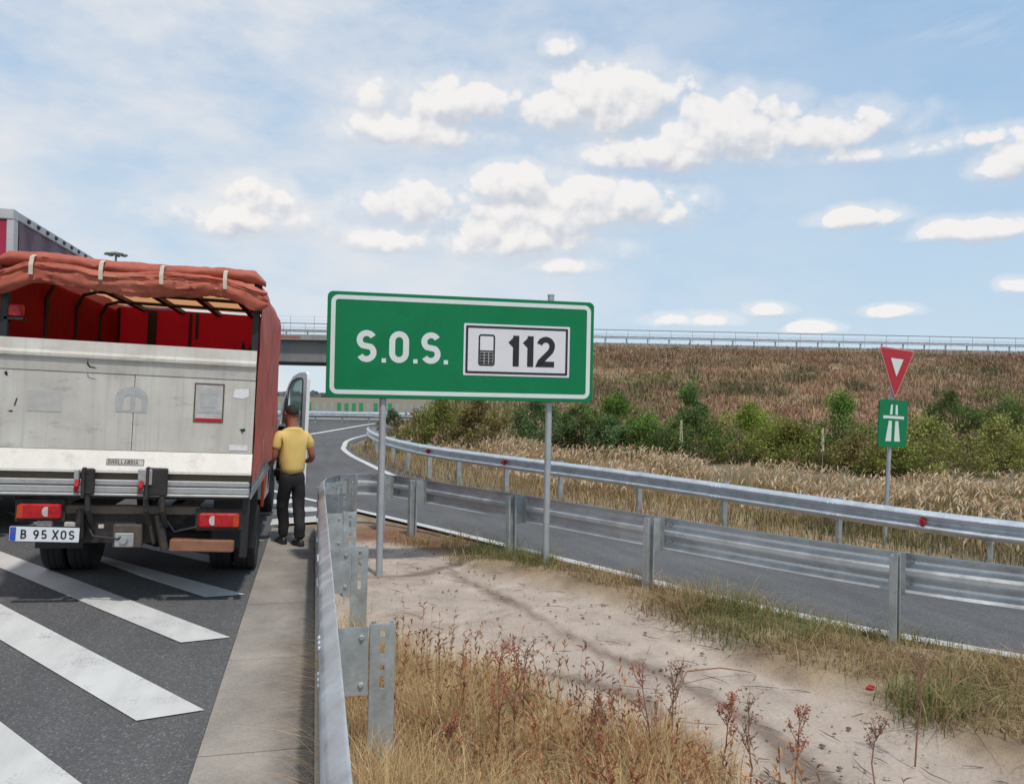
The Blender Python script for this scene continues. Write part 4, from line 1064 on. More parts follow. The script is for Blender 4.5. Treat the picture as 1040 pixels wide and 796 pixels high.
def person():
    root = thing('person', 'person in yellow t-shirt and black trousers standing at the open truck door, seen from behind', 'person', (-.27, 10.12, .005), R(22))
    class Sk:
        def __init__(s): s.p = []; s.e = []; s.r = []
        def a(s, p, r, frm=None):
            s.p.append(p); s.r.append(r)
            if frm is not None: s.e.append((frm, len(s.p) - 1))
            return len(s.p) - 1
        def chain(s, frm, L):
            for p, r in L: frm = s.a(p, r, frm)
            return frm
    # arms: elbows out, forearms forward at waist height
    armR = [((.185, .0, 1.385), .058), ((.215, -.03, 1.25), .050), ((.24, -.055, 1.10), .043), ((.27, .06, 1.045), .041), ((.255, .19, 1.02), .031), ((.24, .235, 1.02), (.034, .022))]
    armL = [((-.185, .0, 1.385), .058), ((-.215, -.02, 1.25), .050), ((-.235, -.02, 1.10), .043), ((-.265, .08, 1.02), .041), ((-.225, .20, .975), .031), ((-.205, .245, .97), (.034, .022))]
    b = Sk()
    pel = b.a((0, 0, .93), (.15, .105)); sp = b.a((0, .0, 1.10), (.14, .10), pel); ch = b.a((0, -.005, 1.28), (.16, .11), sp)
    nb = b.a((0, -.005, 1.42), (.085, .065), ch); nk = b.a((0, .02, 1.50), (.066, .07), nb)
    h0 = b.a((0, .05, 1.575), (.080, .092), nk); h1 = b.a((0, .06, 1.645), (.094, .112), h0); b.a((0, .052, 1.715), (.082, .098), h1)
    for arm, s in ((armR, 1), (armL, -1)):
        e = b.chain(ch, arm)
        wr = V(arm[-1][0])
        for k, (dx, ln) in enumerate(((-.027, .062), (-.009, .074), (.009, .070), (.026, .055))):
            q = wr + V((dx * .5 * s, .022, 0)); q2 = wr + V((dx * s * .9 - s * .012, .022 + ln * .5, -.008)); q3 = wr + V((dx * s * .9 - s * .03, .022 + ln * .75, -.035))
            b.chain(e, [(tuple(q2), .0095), (tuple(q3), .008)])
        b.chain(e, [(tuple(wr + V((-.032 * s, .012, .016))), .012), (tuple(wr + V((-.05 * s, .045, .014))), .009)])
    for s in (1, -1):
        fx, fy = (.06, -.12) if s > 0 else (-.055, .13)
        b.chain(pel, [((.085 * s, .0, .84), .085), ((.085 * s, .0 if s > 0 else .10, .48), .055), ((fx, fy - .02, .10), .038), ((fx, fy + .02, .06), .035), ((fx + .01 * s, fy + .14, .04), .030)])
    body = bake(skin_obj('body', b.p, b.e, b.r, SKIN, root))
    # nose, ears, lips and eyes
    m = MB(); m.loft([[(x * w, .158 + d, z) for x, d in ((-1, -.012), (0, 0), (1, -.012), (0, -.02))] for w, d, z in ()] or [[(-.008, .150, 1.655), (.008, .150, 1.655), (.006, .158, 1.655), (-.006, .158, 1.655)], [(-.016, .145, 1.612), (.016, .145, 1.612), (.009, .178, 1.615), (-.009, .178, 1.615)], [(-.014, .145, 1.603), (.014, .145, 1.603), (.006, .168, 1.603), (-.006, .168, 1.603)]]); m.build('nose', SKIN, root, smooth=60)
    for s in (1, -1):
        m = MB(); m.lathe([(.001, -.012), (.026, -.008), (.032, 0), (.026, .008), (.001, .006)], 14, Matrix.Translation((s * .080, .05, 1.635)) @ Matrix.Rotation(R(75), 4, 'Y') @ Matrix.Scale(.7, 4, (0, 1, 0))); m.build('ear', SKIN, root, smooth=60)
        m = MB(); m.lathe([(.001, -.012), (.009, -.009), (.012, 0), (.009, .009), (.001, .012)], 12, Matrix.Translation((s * .031, .140, 1.652))); m.build('eye', EYEW, root, smooth=60)
        m = MB(); m.box(s * .031 - .02, s * .031 + .02, .142, .152, 1.672, 1.680, bev=.003); m.build('eyebrow', HAIR, root)
    m = MB(); m.box(-.022, .022, .138, .149, 1.574, 1.583, bev=.004); m.build('mouth', M('lip_skin', (.22, .07, .055), .5), root)
    # hair cap
    vs, fs = [], []; nu, nv = 28, 12
    for j in range(nv + 1):
        ph = j / nv
        for i in range(nu):
            a = 2 * math.pi * i / nu
            back = .5 - .5 * math.sin(a)
            lim = R(58 + 50 * back)
            t = ph * lim; rr = 1 + .03 * mnoise.noise((math.cos(a) * 6, math.sin(a) * 6, t * 8))
            vs.append((.0835 * rr * math.sin(t) * math.cos(a), .046 + .104 * rr * math.sin(t) * math.sin(a), 1.655 + .098 * rr * math.cos(t)))
    for j in range(nv):
        for i in range(nu): fs.append((j * nu + i, (j + 1) * nu + i, (j + 1) * nu + (i + 1) % nu, j * nu + (i + 1) % nu))
    m = MB(); m.add(vs, fs); m.build('hair', HAIR, root, smooth=80)
    # shirt
    s_ = Sk()
    hem = s_.a((0, -.01, .855), (.188, .142)); w = s_.a((0, -.015, 1.03), (.184, .142), hem); c = s_.a((0, -.012, 1.26), (.195, .138), w); t = s_.a((0, -.008, 1.40), (.178, .128), c); s_.a((0, .008, 1.478), (.115, .108), t)
    for s in (1, -1):
        s_.chain(c, [((.165 * s, -.002, 1.385), .078), ((.205 * s, -.02, 1.28), .070), ((.225 * s, -.035, 1.18), .068)])
    shirt = bake(skin_obj('t_shirt', s_.p, s_.e, s_.r, YELLOW, root))
    for v in shirt.data.vertices:
        n = mnoise.noise((v.co.x * 6, v.co.y * 6, v.co.z * 9)); v.co += v.normal * max(-.003, .020 * n + .012 * mnoise.noise((v.co.x * 15, v.co.y * 10, v.co.z * 26)))
    # trousers
    t_ = Sk()
    p0 = t_.a((0, 0, 1.0), (.175, .13)); p1 = t_.a((0, -.012, .88), (.182, .145), p0)
    for s in (1, -1):
        fx, fy = (.06, -.12) if s > 0 else (-.055, .13)
        t_.chain(p1, [((.085 * s, -.005, .76), .102), ((.086 * s, -.02 if s > 0 else .08, .48), .080), ((fx, fy - .03, .26), .072), ((fx, fy - .025, .075), .070)])
    tr = bake(skin_obj('trousers', t_.p, t_.e, t_.r, TROUS, root))
    for v in tr.data.vertices: v.co += v.normal * .012 * mnoise.noise((v.co.x * 7, v.co.y * 7, v.co.z * 12))
    for s in (1, -1):
        fx, fy = (.06, -.12) if s > 0 else (-.055, .13)
        m = MB(); rings = []
        for y, wd, h in ((-.105, .025, .05), (-.09, .038, .085), (-.03, .044, .10), (.03, .043, .085), (.09, .048, .062), (.15, .046, .048), (.185, .028, .034)):
            rings.append([(fx + s * .006 + wd * x, fy + y, max(0.0, h * z)) for x, z in ((-.9, 0), (-1, .25), (-.8, .75), (-.35, 1), (.35, 1), (.8, .75), (1, .25), (.9, 0))])
        m.loft(rings); m.build('shoe', SHOE, root, smooth=60)
person()

# ------------------------------------------------------------------ overpass
BANG = math.atan2(BD[1], BD[0])
def overpass():
    root = thing('overpass_bridge', 'concrete motorway overpass bridge crossing behind the large green sign', 'bridge', (BP[0], BP[1], 0), BANG)
    P = lambda mb, n, mat, **k: mb.build(n, mat, root, **k)
    m = MB(); m.box(-52, 16, 0, 11, 6.95, 7.2); P(m, 'deck', CONC_D)
    for y0 in (-.25, 10.8):
        m = MB(); m.box(-52, 16, y0, y0 + .45, 6.85, 7.38, bev=.03); P(m, 'edge_beam', CONC_B)
    m = MB()
    m.box(-6, -.35, -.262, -.252, 7.0, 7.22); P(m, 'red_strip', RUSTP)
    for y in (.6, 3., 5.4, 7.8, 9.6):
        m = MB(); m.box(-52, 12.5, y - .25, y + .25, 4.95, 6.948); m.box(-52, 12.5, y - .4, y + .4, 4.85, 5.05); P(m, 'girder', CONC_D)
    m = MB(); m.box(12.55, 16, -.2, 11.2, -1, 6.94); m.box(12.6, 20, -.6, -.22, -1, 7.0); P(m, 'abutment', CONC_B)
    for y in (1.5, 5.5, 9.5):
        m = MB(); m.lathe([(.55, -.5), (.55, 4.5)], 20, Matrix.Translation((-26, y, 0))); P(m, 'pier', CONC_B)
    m = MB(); m.box(-26.7, -25.3, .2, 10.8, 4.3, 4.848); P(m, 'pier_cap', CONC_B)
overpass()
def road_rail(name, label, cat, y, z0, kind):
    root = thing(name, label, cat, (BP[0], BP[1], 0), BANG)
    xs = np.arange(-50, 128, 2.0)
    pm = MB()
    if kind == 'rail':
        pm.box(-.014, .014, -.014, .014, 0, 1.12); me = pm.build('post', GALV_D, root); me.location = (xs[0], y, z0)
        for x in xs[1:89]:
            o = me.copy(); COL.objects.link(o); o.parent = root; o.location = (x, y, z0)
        m = MB(); m.tube([(-50, y, z0 + 1.12), (128, y, z0 + 1.12)], .045, 8); m.build('top_rail', GALV_D, root)
        m = MB(); m.tube([(-50, y, z0 + .72), (128, y, z0 + .72)], .016, 8); m.build('middle_rail', GALV_D, root)
    else:
        pm.box(-.06, .06, -.04, .04, -.02, .74); me = pm.build('post', GALV_D, root); me.location = (xs[0], y, z0)
        for x in xs[1:89]:
            o = me.copy(); COL.objects.link(o); o.parent = root; o.location = (x, y, z0)
        m = MB(); m.loft([[(x, y - .05 - u, z0 + .6 + v) for v, u in WPB] for x in (-50, 128)]); m.build('beam', GALV, root)
road_rail('handrail', 'thin grey handrail along the top of the overpass and embankment', 'railing', .0, 7.30, 'rail')
road_rail('guardrail', 'distant guardrail along the crest of the overpass embankment', 'guardrail', .9, 7.22, 'beam')
def crest_road():
    m = MB(); M4 = Matrix.Translation((BP[0], BP[1], 0)) @ Matrix.Rotation(BANG, 4, 'Z')
    m.box(20.02, 128, -.35, 11, 6.3, 7.19, M4); structure(m.build('upper_road', CONC_B))
crest_road()
def mesh_fence():
    root = thing('bridge_fence', 'tall faint wire mesh fence above the bridge deck', 'fence', (BP[0], BP[1], 0), BANG)
    pm = MB(); pm.box(-.016, .016, -.012, .012, 0, 1.75); me = pm.build('post', GALV_D, root); me.location = (-30, .15, 7.38)
    for k in range(1, 21):
        o = me.copy(); COL.objects.link(o); o.parent = root; o.location = (-30 + 2.2 * k, .15, 7.38)
    m = MB()
    for k in range(6): m.box(-30, 14, .145, .155, 7.5 + k * .31, 7.512 + k * .31)
    m.build('wires', GALV_D, root)
mesh_fence()

def median():
    root = thing('median_barrier', 'far guardrail topped by green and pale anti glare panels under the bridge', 'barrier', (-5, 66, -.2))
    m = MB(); m.loft([[(x, -.3, 0), (x, -.14, .45), (x, -.1, .62), (x, .1, .62), (x, .14, .45), (x, .3, 0)] for x in (-32, 26)]); m.build('concrete_wall', CONC_B, root)
    m = MB(); m.loft([[(x, -.32 - u, .55 + v) for v, u in WPB] for x in (-32, 26)]); m.build('beam', GALV_D, root)
    gm = MB(); gm.box(-.17, .17, -.02, .02, .63, 1.42, bev=.015); g = gm.build('screen_panel', ANTIG, root); g.location = (-31.5, 0, 0)
    wm = MB(); wm.box(-.15, .15, -.02, .02, .63, 1.38, bev=.015); w = wm.build('screen_panel', ANTIW, root); w.location = (-30.9, 0, 0)
    for k in range(2, 96):
        pale = mnoise.noise((k * .31, 1.7, 0)) > .12 or k % 7 == 0
        o = (w if pale else g).copy(); COL.objects.link(o); o.parent = root; o.location = (-31.5 + k * .6, random.uniform(-.02, .02), random.uniform(-.04, .03))
    r2 = thing('guardrail', 'farthest low steel guardrail across the road under the bridge', 'guardrail', (-5, 60.5, -.2))
    m = MB(); m.loft([[(x, -u, .58 + v) for v, u in WPB] for x in (-30, 13)]); m.build('beam', GALV, r2)
    pm = MB(); pm.box(-.05, .05, .1, .2, -.2, .75); p = pm.build('post', GALV_D, r2); p.location = (-29, 0, 0)
    for k in range(1, 21):
        o = p.copy(); COL.objects.link(o); o.parent = r2; o.location = (-29 + 2 * k, 0, 0)
median()

def mast():
    root = thing('light_mast', 'tall floodlight mast with a ring of lamps far behind the truck roof', 'street lamp', (-30.4, 131, 0))
    m = MB(); m.tube([(0, 0, -.5), (0, 0, 12), (0, 0, 23)], [.35, .26, .16], 14); m.build('pole', GALV_D, root, smooth=True)
    m = MB(); m.lathe([(.2, 22.6), (1.0, 22.75), (1.0, 22.95), (.2, 23.2)], 20); m.build('lamp_carriage', GALV_D, root)
    lm = MB(); lm.box(.95, 1.65, -.28, .28, 22.6, 22.85, Matrix.Rotation(R(8), 4, 'Y') if 0 else None, bev=.05); l0 = lm.build('floodlight', BACKG, root)
    for k in range(1, 8):
        o = l0.copy(); COL.objects.link(o); o.parent = root; o.rotation_euler = (0, 0, math.pi / 4 * k)
mast()

# ------------------------------------------------------------------ vegetation
def blades(bx, by, bz, h, w, lean, seg, c0, c1, az=None, tipw=.0):
    n = len(bx); az = RNG.uniform(0, 2 * math.pi, n) if az is None else az
    sa = az + math.pi / 2 + RNG.uniform(-.7, .7, n)
    t = np.linspace(0, 1, seg + 1)
    disp = (lean * h)[:, None] * t ** 2; zz = h[:, None] * (t - .35 * np.clip(lean, 0, 1.3)[:, None] * t ** 2.4)
    cx = bx[:, None] + np.cos(az)[:, None] * disp; cy = by[:, None] + np.sin(az)[:, None] * disp; cz = bz[:, None] + zz
    hw = (w / 2)[:, None] * np.maximum(1 - t ** 1.6, tipw)
    dx = np.cos(sa)[:, None] * hw; dy = np.sin(sa)[:, None] * hw
    A = np.stack([cx - dx, cy - dy, cz], -1); B = np.stack([cx + dx, cy + dy, cz], -1)
    v = np.stack([A, B], 2).reshape(n, 2 * (seg + 1), 3)
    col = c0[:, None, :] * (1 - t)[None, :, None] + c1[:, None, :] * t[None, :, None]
    col = np.repeat(col, 2, axis=1)
    o = np.arange(n)[:, None] * 2 * (seg + 1) + np.arange(seg)[None] * 2
    q = np.stack([o, o + 1, o + 3, o + 2], -1).reshape(-1, 4)
    return v.reshape(-1, 3), q, col.reshape(-1, 3)
def join(parts):
    vs, qs, cs, o = [], [], [], 0
    for v, q, c in parts: vs.append(v); qs.append(q + o); cs.append(c); o += len(v)
    return np.concatenate(vs), np.concatenate(qs), np.concatenate(cs)
def pick(cols, n, wts=None):
    cols = np.array(cols, float); i = RNG.choice(len(cols), n, p=wts)
    return cols[i] * RNG.uniform(.72, 1.25, (n, 1)) * RNG.uniform(.95, 1.05, (n, 3))
def vnoise(x, y, sc, seed=0.):
    # cheap smooth value noise, vectorised
    X, Y = x * sc + seed * 17.3, y * sc + seed * 9.1
    xi, yi = np.floor(X), np.floor(Y); fx, fy = X - xi, Y - yi; fx = fx * fx * (3 - 2 * fx); fy = fy * fy * (3 - 2 * fy)
    hsh = lambda a, b: np.modf(np.abs(np.sin(a * 127.1 + b * 311.7 + seed) * 43758.5453))[0]
    return (hsh(xi, yi) * (1 - fx) + hsh(xi + 1, yi) * fx) * (1 - fy) + (hsh(xi, yi + 1) * (1 - fx) + hsh(xi + 1, yi + 1) * fx) * fy
def heads(x, y, z, ln, w, az, lean, c, n=4):
    """feathery seed heads: crossed, curved spindles"""
    parts = []
    for k in range(2):
        t = np.linspace(0, 1, n + 1); prof = np.array([.15, .8, 1., .65, .05])[: n + 1]
        disp = (lean * ln)[:, None] * t ** 1.5; zz = ln[:, None] * (t - .45 * np.clip(lean, 0, 1.4)[:, None] * t ** 2)
        cx = x[:, None] + np.cos(az)[:, None] * disp; cy = y[:, None] + np.sin(az)[:, None] * disp; cz = z[:, None] + zz
        sa = az + math.pi / 2 * (1 if k == 0 else 0); hw = (w / 2)[:, None] * prof
        if k == 0: A = np.stack([cx - np.cos(sa)[:, None] * hw, cy - np.sin(sa)[:, None] * hw, cz], -1); B = np.stack([cx + np.cos(sa)[:, None] * hw, cy + np.sin(sa)[:, None] * hw, cz], -1)
        else: A = np.stack([cx - np.cos(az)[:, None] * hw * .7, cy - np.sin(az)[:, None] * hw * .7, cz + hw * .5], -1); B = np.stack([cx + np.cos(az)[:, None] * hw * .7, cy + np.sin(az)[:, None] * hw * .7, cz - hw * .5], -1)
        N = len(x); v = np.stack([A, B], 2).reshape(-1, 3)
        o = np.arange(N)[:, None] * 2 * (n + 1) + np.arange(n)[None] * 2
        q = np.stack([o, o + 1, o + 3, o + 2], -1).reshape(-1, 4)
        parts.append((v, q, np.repeat(c, 2 * (n + 1), axis=0)))
    return join(parts)

def stuff(name, parts, mat, label, cat):
    v, q, c = join(parts)
    return tag(np_mesh(name, v, [q], mat, c), label, cat, kind='stuff')

STR = [(.74, .55, .29), (.64, .45, .215), (.82, .66, .40), (.48, .32, .155)]
def foreground_grass():
    N = 190000; x = RNG.uniform(.16, 3.1, N); y = RNG.uniform(.7, 6.0, N)
    d = polydist(x, y, SANDL) - .2 + (vnoise(x, y, 2.2, 1) - .5) * .5
    dens = sstep(.10, -.35, d) * (.35 + .65 * vnoise(x, y, 3.1, 2))
    k = RNG.uniform(0, 1, N) < dens * .75; x, y, d = x[k], y[k], d[k]; n = len(x)
    clump = vnoise(x, y, 2.6, 4)
    h = RNG.uniform(.16, .46, n) * (.55 + .8 * clump) * (.55 + .45 * sstep(.1, -.5, d))
    g = sstep(.55, .8, vnoise(x, y, 1.5, 7)) * sstep(.6, 1.3, x)
    c = pick(STR, n); gr = pick([(.17, .17, .05), (.22, .20, .07)], n); rd = pick([(.50, .22, .10)], n)
    c = np.where((RNG.uniform(0, 1, n) < g * .7)[:, None], gr, c)
    c = np.where((RNG.uniform(0, 1, n) < .17 * sstep(.45, .7, vnoise(x, y, 3.7, 9)))[:, None], rd, c)
    z = gz(x, y)
    m = 1150; xs = RNG.uniform(.3, 3.0, m); ys = RNG.uniform(2.2, 5.4, m); dd = polydist(xs, ys, SANDL); kk = (dd < .12) & (dd > -1.0) & (RNG.uniform(0, 1, m) < .45 + .5 * sstep(.4, 1.2, xs)); xs, ys = xs[kk], ys[kk]; m = len(xs)
    ch = pick([(.40, .19, .10), (.32, .20, .12), (.52, .31, .16), (.36, .14, .08)], m); hh = RNG.uniform(.22, .60, m); la = RNG.uniform(0, .35, m); aa = RNG.uniform(0, 6.28, m)
    extra = [blades(xs, ys, gz(xs, ys), hh, RNG.uniform(.0035, .005, m), la, 4, ch, ch, az=aa, tipw=.35)]
    for j in range(9):
        t_ = RNG.uniform(.4, 1, m); px = xs + np.cos(aa) * la * hh * t_ ** 2; py = ys + np.sin(aa) * la * hh * t_ ** 2; pz = gz(xs, ys) + hh * (t_ - .35 * la * t_ ** 2.4)
        extra.append(heads(px, py, pz, RNG.uniform(.02, .05, m), RNG.uniform(.006, .011, m), RNG.uniform(0, 6.28, m), RNG.uniform(.3, 1.1, m), ch * RNG.uniform(.8, 1.5, (m, 1))))
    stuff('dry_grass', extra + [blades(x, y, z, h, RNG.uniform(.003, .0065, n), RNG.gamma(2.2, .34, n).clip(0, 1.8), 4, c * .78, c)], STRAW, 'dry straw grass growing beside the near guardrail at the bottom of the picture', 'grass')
foreground_grass()

def verge_grass():
    N = 230000; x = RNG.uniform(.2, 8.5, N); y = RNG.uniform(.6, 11.6, N)
    u = polydist(x, y, SANDU) + (vnoise(x, y, 2.0, 3) - .5) * .5; dn = polydist(x, y, LINE_NEAR)
    ok = (u > -.12) & (dn > .16)
    dens = sstep(-.12, .2, u) * (.6 + .4 * sstep(.25, .65, vnoise(x, y, 2.7, 5))) * sstep(10.9, 8.4, y)
    k = ok & (RNG.uniform(0, 1, N) < dens * .85); x, y, u, dn = x[k], y[k], u[k], dn[k]; n = len(x)
    cl = vnoise(x, y, 2.2, 6)
    h = RNG.uniform(.07, .22, n) * (.45 + 1.2 * cl * vnoise(x, y, 6.5, 41) * 1.6)
    c = pick([(.52, .38, .19), (.40, .285, .13), (.60, .47, .27), (.30, .195, .105)], n); gr = pick([(.19, .22, .07), (.27, .28, .10)], n)
    g = sstep(.42, .72, vnoise(x, y, 1.3, 8)); c = np.where((RNG.uniform(0, 1, n) < g * .75)[:, None], gr, c)
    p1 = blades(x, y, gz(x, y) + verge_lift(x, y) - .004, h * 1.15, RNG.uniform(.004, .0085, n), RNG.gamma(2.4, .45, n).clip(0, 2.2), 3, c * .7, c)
    # loose scattered blades along the kerb and posts of the near rail
    n2 = 1600; y2 = RNG.uniform(1.5, 10.4, n2); x2 = np.where(RNG.uniform(0, 1, n2) < .5, RNG.normal(.33, .09, n2), RNG.normal(.12, .05, n2))
    kk = RNG.uniform(0, 1, n2) < (.25 + .75 * (vnoise(x2, y2, 2.5, 3) > .55)); x2, y2 = x2[kk], y2[kk]; n2 = len(x2)
    c2 = pick(STR, n2)
    p2 = blades(x2, y2, gz(x2, y2), RNG.uniform(.05, .18, n2), RNG.uniform(.003, .005, n2), RNG.gamma(2.2, .4, n2).clip(0, 1.6), 3, c2 * .6, c2)
    stuff('verge_grass', [p1, p2], STRAW, 'low dry and greenish grass between the sand and the slip road', 'grass')
verge_grass()

def tall_grass():
    parts = []
    # in front of and right behind rail C: shorter straw and green weeds
    N = 60000; x = RNG.uniform(1.3, 15, N); y = RNG.uniform(4, 34, N); d = polydist(x, y, RAILC)
    k = (d < .75) & (d > -3.6) & (polydist(x, y, FARLINE) < -.22); x, y, d = x[k], y[k], d[k]; n = len(x)
    green = sstep(-.1, -1.2, d) * sstep(17, 11, y) * .8 + .15
    c = pick(STR + [(.30, .17, .09)], n); gr = pick([(.13, .16, .045), (.20, .20, .06), (.10, .12, .04)], n)
    c = np.where((RNG.uniform(0, 1, n) < green * (.4 + .9 * vnoise(x, y, .9, 4)))[:, None], gr, c)
    h = RNG.uniform(.15, .42, n) * (.5 + .8 * vnoise(x, y, 1.1, 6)) * np.where(d > 0, .62, 1)
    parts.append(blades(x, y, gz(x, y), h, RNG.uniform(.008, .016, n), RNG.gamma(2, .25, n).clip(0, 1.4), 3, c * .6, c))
    # tall straw with seed heads
    N = 72000; x = RNG.uniform(1.5, 34, N); y = RNG.uniform(6, 31, N); d = polydist(x, y, RAILC)
    dc = np.hypot(x, y)
    df = y * .969 + x * .245; lt = (x * .969 - y * .245) / df
    k = (d < -1.3) & (d > -17) & (df < 28.5 - 32 * np.clip(lt - .06, 0, .26) + (vnoise(x, y, .6, 21) - .5) * 3) & (lt < 1.15); k &= RNG.uniform(0, 1, N) < (.25 + .75 * sstep(.25, .6, vnoise(x, y, .5, 2)))
    x, y, d = x[k], y[k], d[k]; n = len(x)
    h = RNG.uniform(.40, .72, n) * (.65 + .55 * vnoise(x, y, .45, 3)) * (.6 + .4 * sstep(-1.5, -4, d))
    c = pick([(.40, .27, .12), (.33, .215, .095), (.29, .20, .08)], n)
    pt = vnoise(x, y, .55, 51); pt2 = vnoise(x, y, 1.4, 52)
    c = np.where((pt > .62)[:, None], c * np.array([.62, .68, .66]), c); c = np.where(((pt2 > .6) & (RNG.uniform(0, 1, n) < .6))[:, None], pick([(.20, .21, .085), (.26, .24, .11)], n), c)
    h = h * (.7 + .5 * pt2)
    az = RNG.normal(.6, .9, n); ln = RNG.uniform(.15, .4, n)
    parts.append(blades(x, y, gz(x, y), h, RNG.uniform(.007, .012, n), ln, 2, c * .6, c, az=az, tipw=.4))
    hx = x + np.cos(az) * ln * h; hy = y + np.sin(az) * ln * h; hz = gz(x, y) + h * (1 - .35 * ln)
    k = RNG.uniform(0, 1, n) < .25 + .75 * sstep(.3, .6, vnoise(x, y, .8, 53))
    ch = pick([(.66, .53, .36), (.56, .42, .25), (.74, .62, .46), (.50, .33, .21)], k.sum())
    parts.append(heads(hx[k], hy[k], hz[k] - .03, RNG.uniform(.12, .24, k.sum()), RNG.uniform(.018, .036, k.sum()), az[k], RNG.uniform(.4, 1.2, k.sum()), ch))
    for j in range(2):
        c2 = pick(STR, n); parts.append(blades(x + RNG.normal(0, .05, n), y + RNG.normal(0, .05, n), gz(x, y), h * RNG.uniform(.4, .8, n), RNG.uniform(.008, .016, n), RNG.gamma(2, .3, n).clip(0, 1.3), 2, c2 * .5, c2 * .95))
    stuff('tall_straw_grass', parts, STRAW, 'tall straw grass with pale seed heads behind the far guardrail', 'grass')
tall_grass()

def bank_weeds():
    parts = []
    N = 19000; a = RNG.uniform(1, 108, N); o = 2.4 + 48 * RNG.uniform(0, 1, N) ** .9
    x = BP[0] + a * BD[0] + o * BN[0]; y = BP[1] + a * BD[1] + o * BN[1]
    k = (x > 2.5) & (x < y * 1.25 + 4) & (emb_z(x, y) > -.49); x, y, a, o = x[k], y[k], a[k], o[k]
    m = np.clip(vnoise(x, y, .16, 3) * .6 + vnoise(x, y, .42, 31) * .6 - .1, 0, 1); m2 = vnoise(x, y, .5, 5)
    z = np.maximum(emb_z(x, y), gz(x, y) - .05); n = len(x); pa = vnoise(x, y, .11, 61); pb = vnoise(x, y, .28, 62)
    base = np.array([(.33, .195, .125)]) * (1 - m[:, None]) + np.array([(.45, .31, .18)]) * m[:, None]
    base = np.where((pa > .55)[:, None], base * np.array([.78, .80, .84]), base); base = np.where(((pb > .58) & (RNG.uniform(0, 1, n) < .65))[:, None], np.array([(.235, .205, .105)]), base); base = np.where(((pb < .25))[:, None], base * np.array([1.12, 1.2, 1.28]), base)
    base = np.where((m2 > .70)[:, None], np.array([(.17, .155, .085)]), base)
    base = np.where(((vnoise(x, y, .23, 12) > .68) & (o > 18))[:, None], np.array([(.20, .21, .08)]), base)
    for j in range(10):
        c = base * RNG.uniform(.6, 1.5, (n, 1)) * RNG.uniform(.93, 1.07, (n, 3))
        h = RNG.uniform(.30, .85, n) * (.6 + .5 * m2) * (.55 + .45 * sstep(3, 8, o))
        bx = x + RNG.normal(0, .28, n); by = y + RNG.normal(0, .28, n)
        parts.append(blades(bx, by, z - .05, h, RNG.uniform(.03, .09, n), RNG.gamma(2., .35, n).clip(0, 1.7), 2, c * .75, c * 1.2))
        if j < 4:
            kk = RNG.uniform(0, 1, n) < .3
            parts.append(heads(bx[kk], by[kk], (z + h * .8)[kk], RNG.uniform(.15, .35, kk.sum()), RNG.uniform(.04, .09, kk.sum()), RNG.uniform(0, 6.28, kk.sum()), RNG.uniform(.1, .8, kk.sum()), pick([(.36, .235, .15), (.27, .15, .09), (.42, .31, .21)], kk.sum())))
    stuff('bank_weeds', parts, WEED, 'brown dried weeds covering the overpass embankment', 'weeds')
bank_weeds()

SHRUBS = [  # x, y, top z, width, tone, seed count, label
 (3.49, 36.3, 1.05, 1.1, 'dull', 'small dull green bush behind the rounded end of the far guardrail, left of the others'),
 (4.86, 30.7, 1.76, 1.9, 'olive', 'olive green bush under the letters S.O. of the large sign'),
 (6.07, 29.4, 1.80, 1.7, 'brown', 'brownish olive bush under the last S and dot of the large sign'),
 (8.56, 29.8, 1.92, 2.3, 'blue', 'dark bluish green bush behind the right pole of the large sign'),
 (10.36, 29.4, 1.76, 1.6, 'dark', 'dark green bush under the lower right corner of the large sign'),
 (12.49, 30.9, 2.08, 1.9, 'mid', 'upright fresh green bush just right of the large sign'),
 (12.24, 27.3, 1.20, 2.0, 'mid', 'low green bush in front of the upright one right of the large sign'),
 (15.41, 30.1, 2.48, 1.9, 'darkspire', 'tall pointed dark green bush rising above the hedge at the foot of the bank'),
 (13.43, 26.0, 1.39, 2.6, 'dark', 'broad dark olive bush below the pointed one'),
 (15.77, 25.9, 1.72, 2.7, 'bright', 'bright yellow green rounded bush in the middle of the hedge'),
 (16.06, 23.8, 1.10, 2.1, 'olive', 'olive bush at the right foot of the bright yellow green one'),
 (19.08, 25.1, 2.31, 2.2, 'mid', 'tall spreading green bush just left of the yield sign'),
 (17.69, 22.4, .72, 2.3, 'brown', 'low brownish bush in front of the tall bush left of the yield sign'),
 (20.30, 22.2, 1.32, 2.7, 'yellow', 'yellowish olive bush directly right of the green motorway plate'),
 (28.56, 29.9, 2.5, 1.9, 'dark', 'dark green bush higher on the bank, right of the yield sign'),
 (31.10, 29.3, 2.2, 2.5, 'dark', 'dark green bush on the bank at the right edge of the picture'),
 (22.68, 21.6, 1.27, 2.6, 'yellow', 'yellow green bush in the hedge near the right edge of the picture'),
 (18.0, 21.0, .55, 2.0, 'olive', 'low olive scrub bush behind the pole of the yield sign'),
 (10.9, 27.8, 1.1, 1.5, 'blue', 'small bluish bush at the left end of the hedge right of the large sign'),
 (25.6, 21.8, 1.2, 2.4, 'olive', 'olive bush past the yellow green one at the right edge'),
]
TONE = {'dull': (.10, .125, .06), 'olive': (.18, .205, .045), 'brown': (.21, .175, .065), 'blue': (.10, .16, .06), 'dark': (.12, .17, .05), 'mid': (.115, .195, .04), 'darkspire': (.10, .17, .05), 'bright': (.22, .29, .045), 'yellow': (.24, .255, .07)}
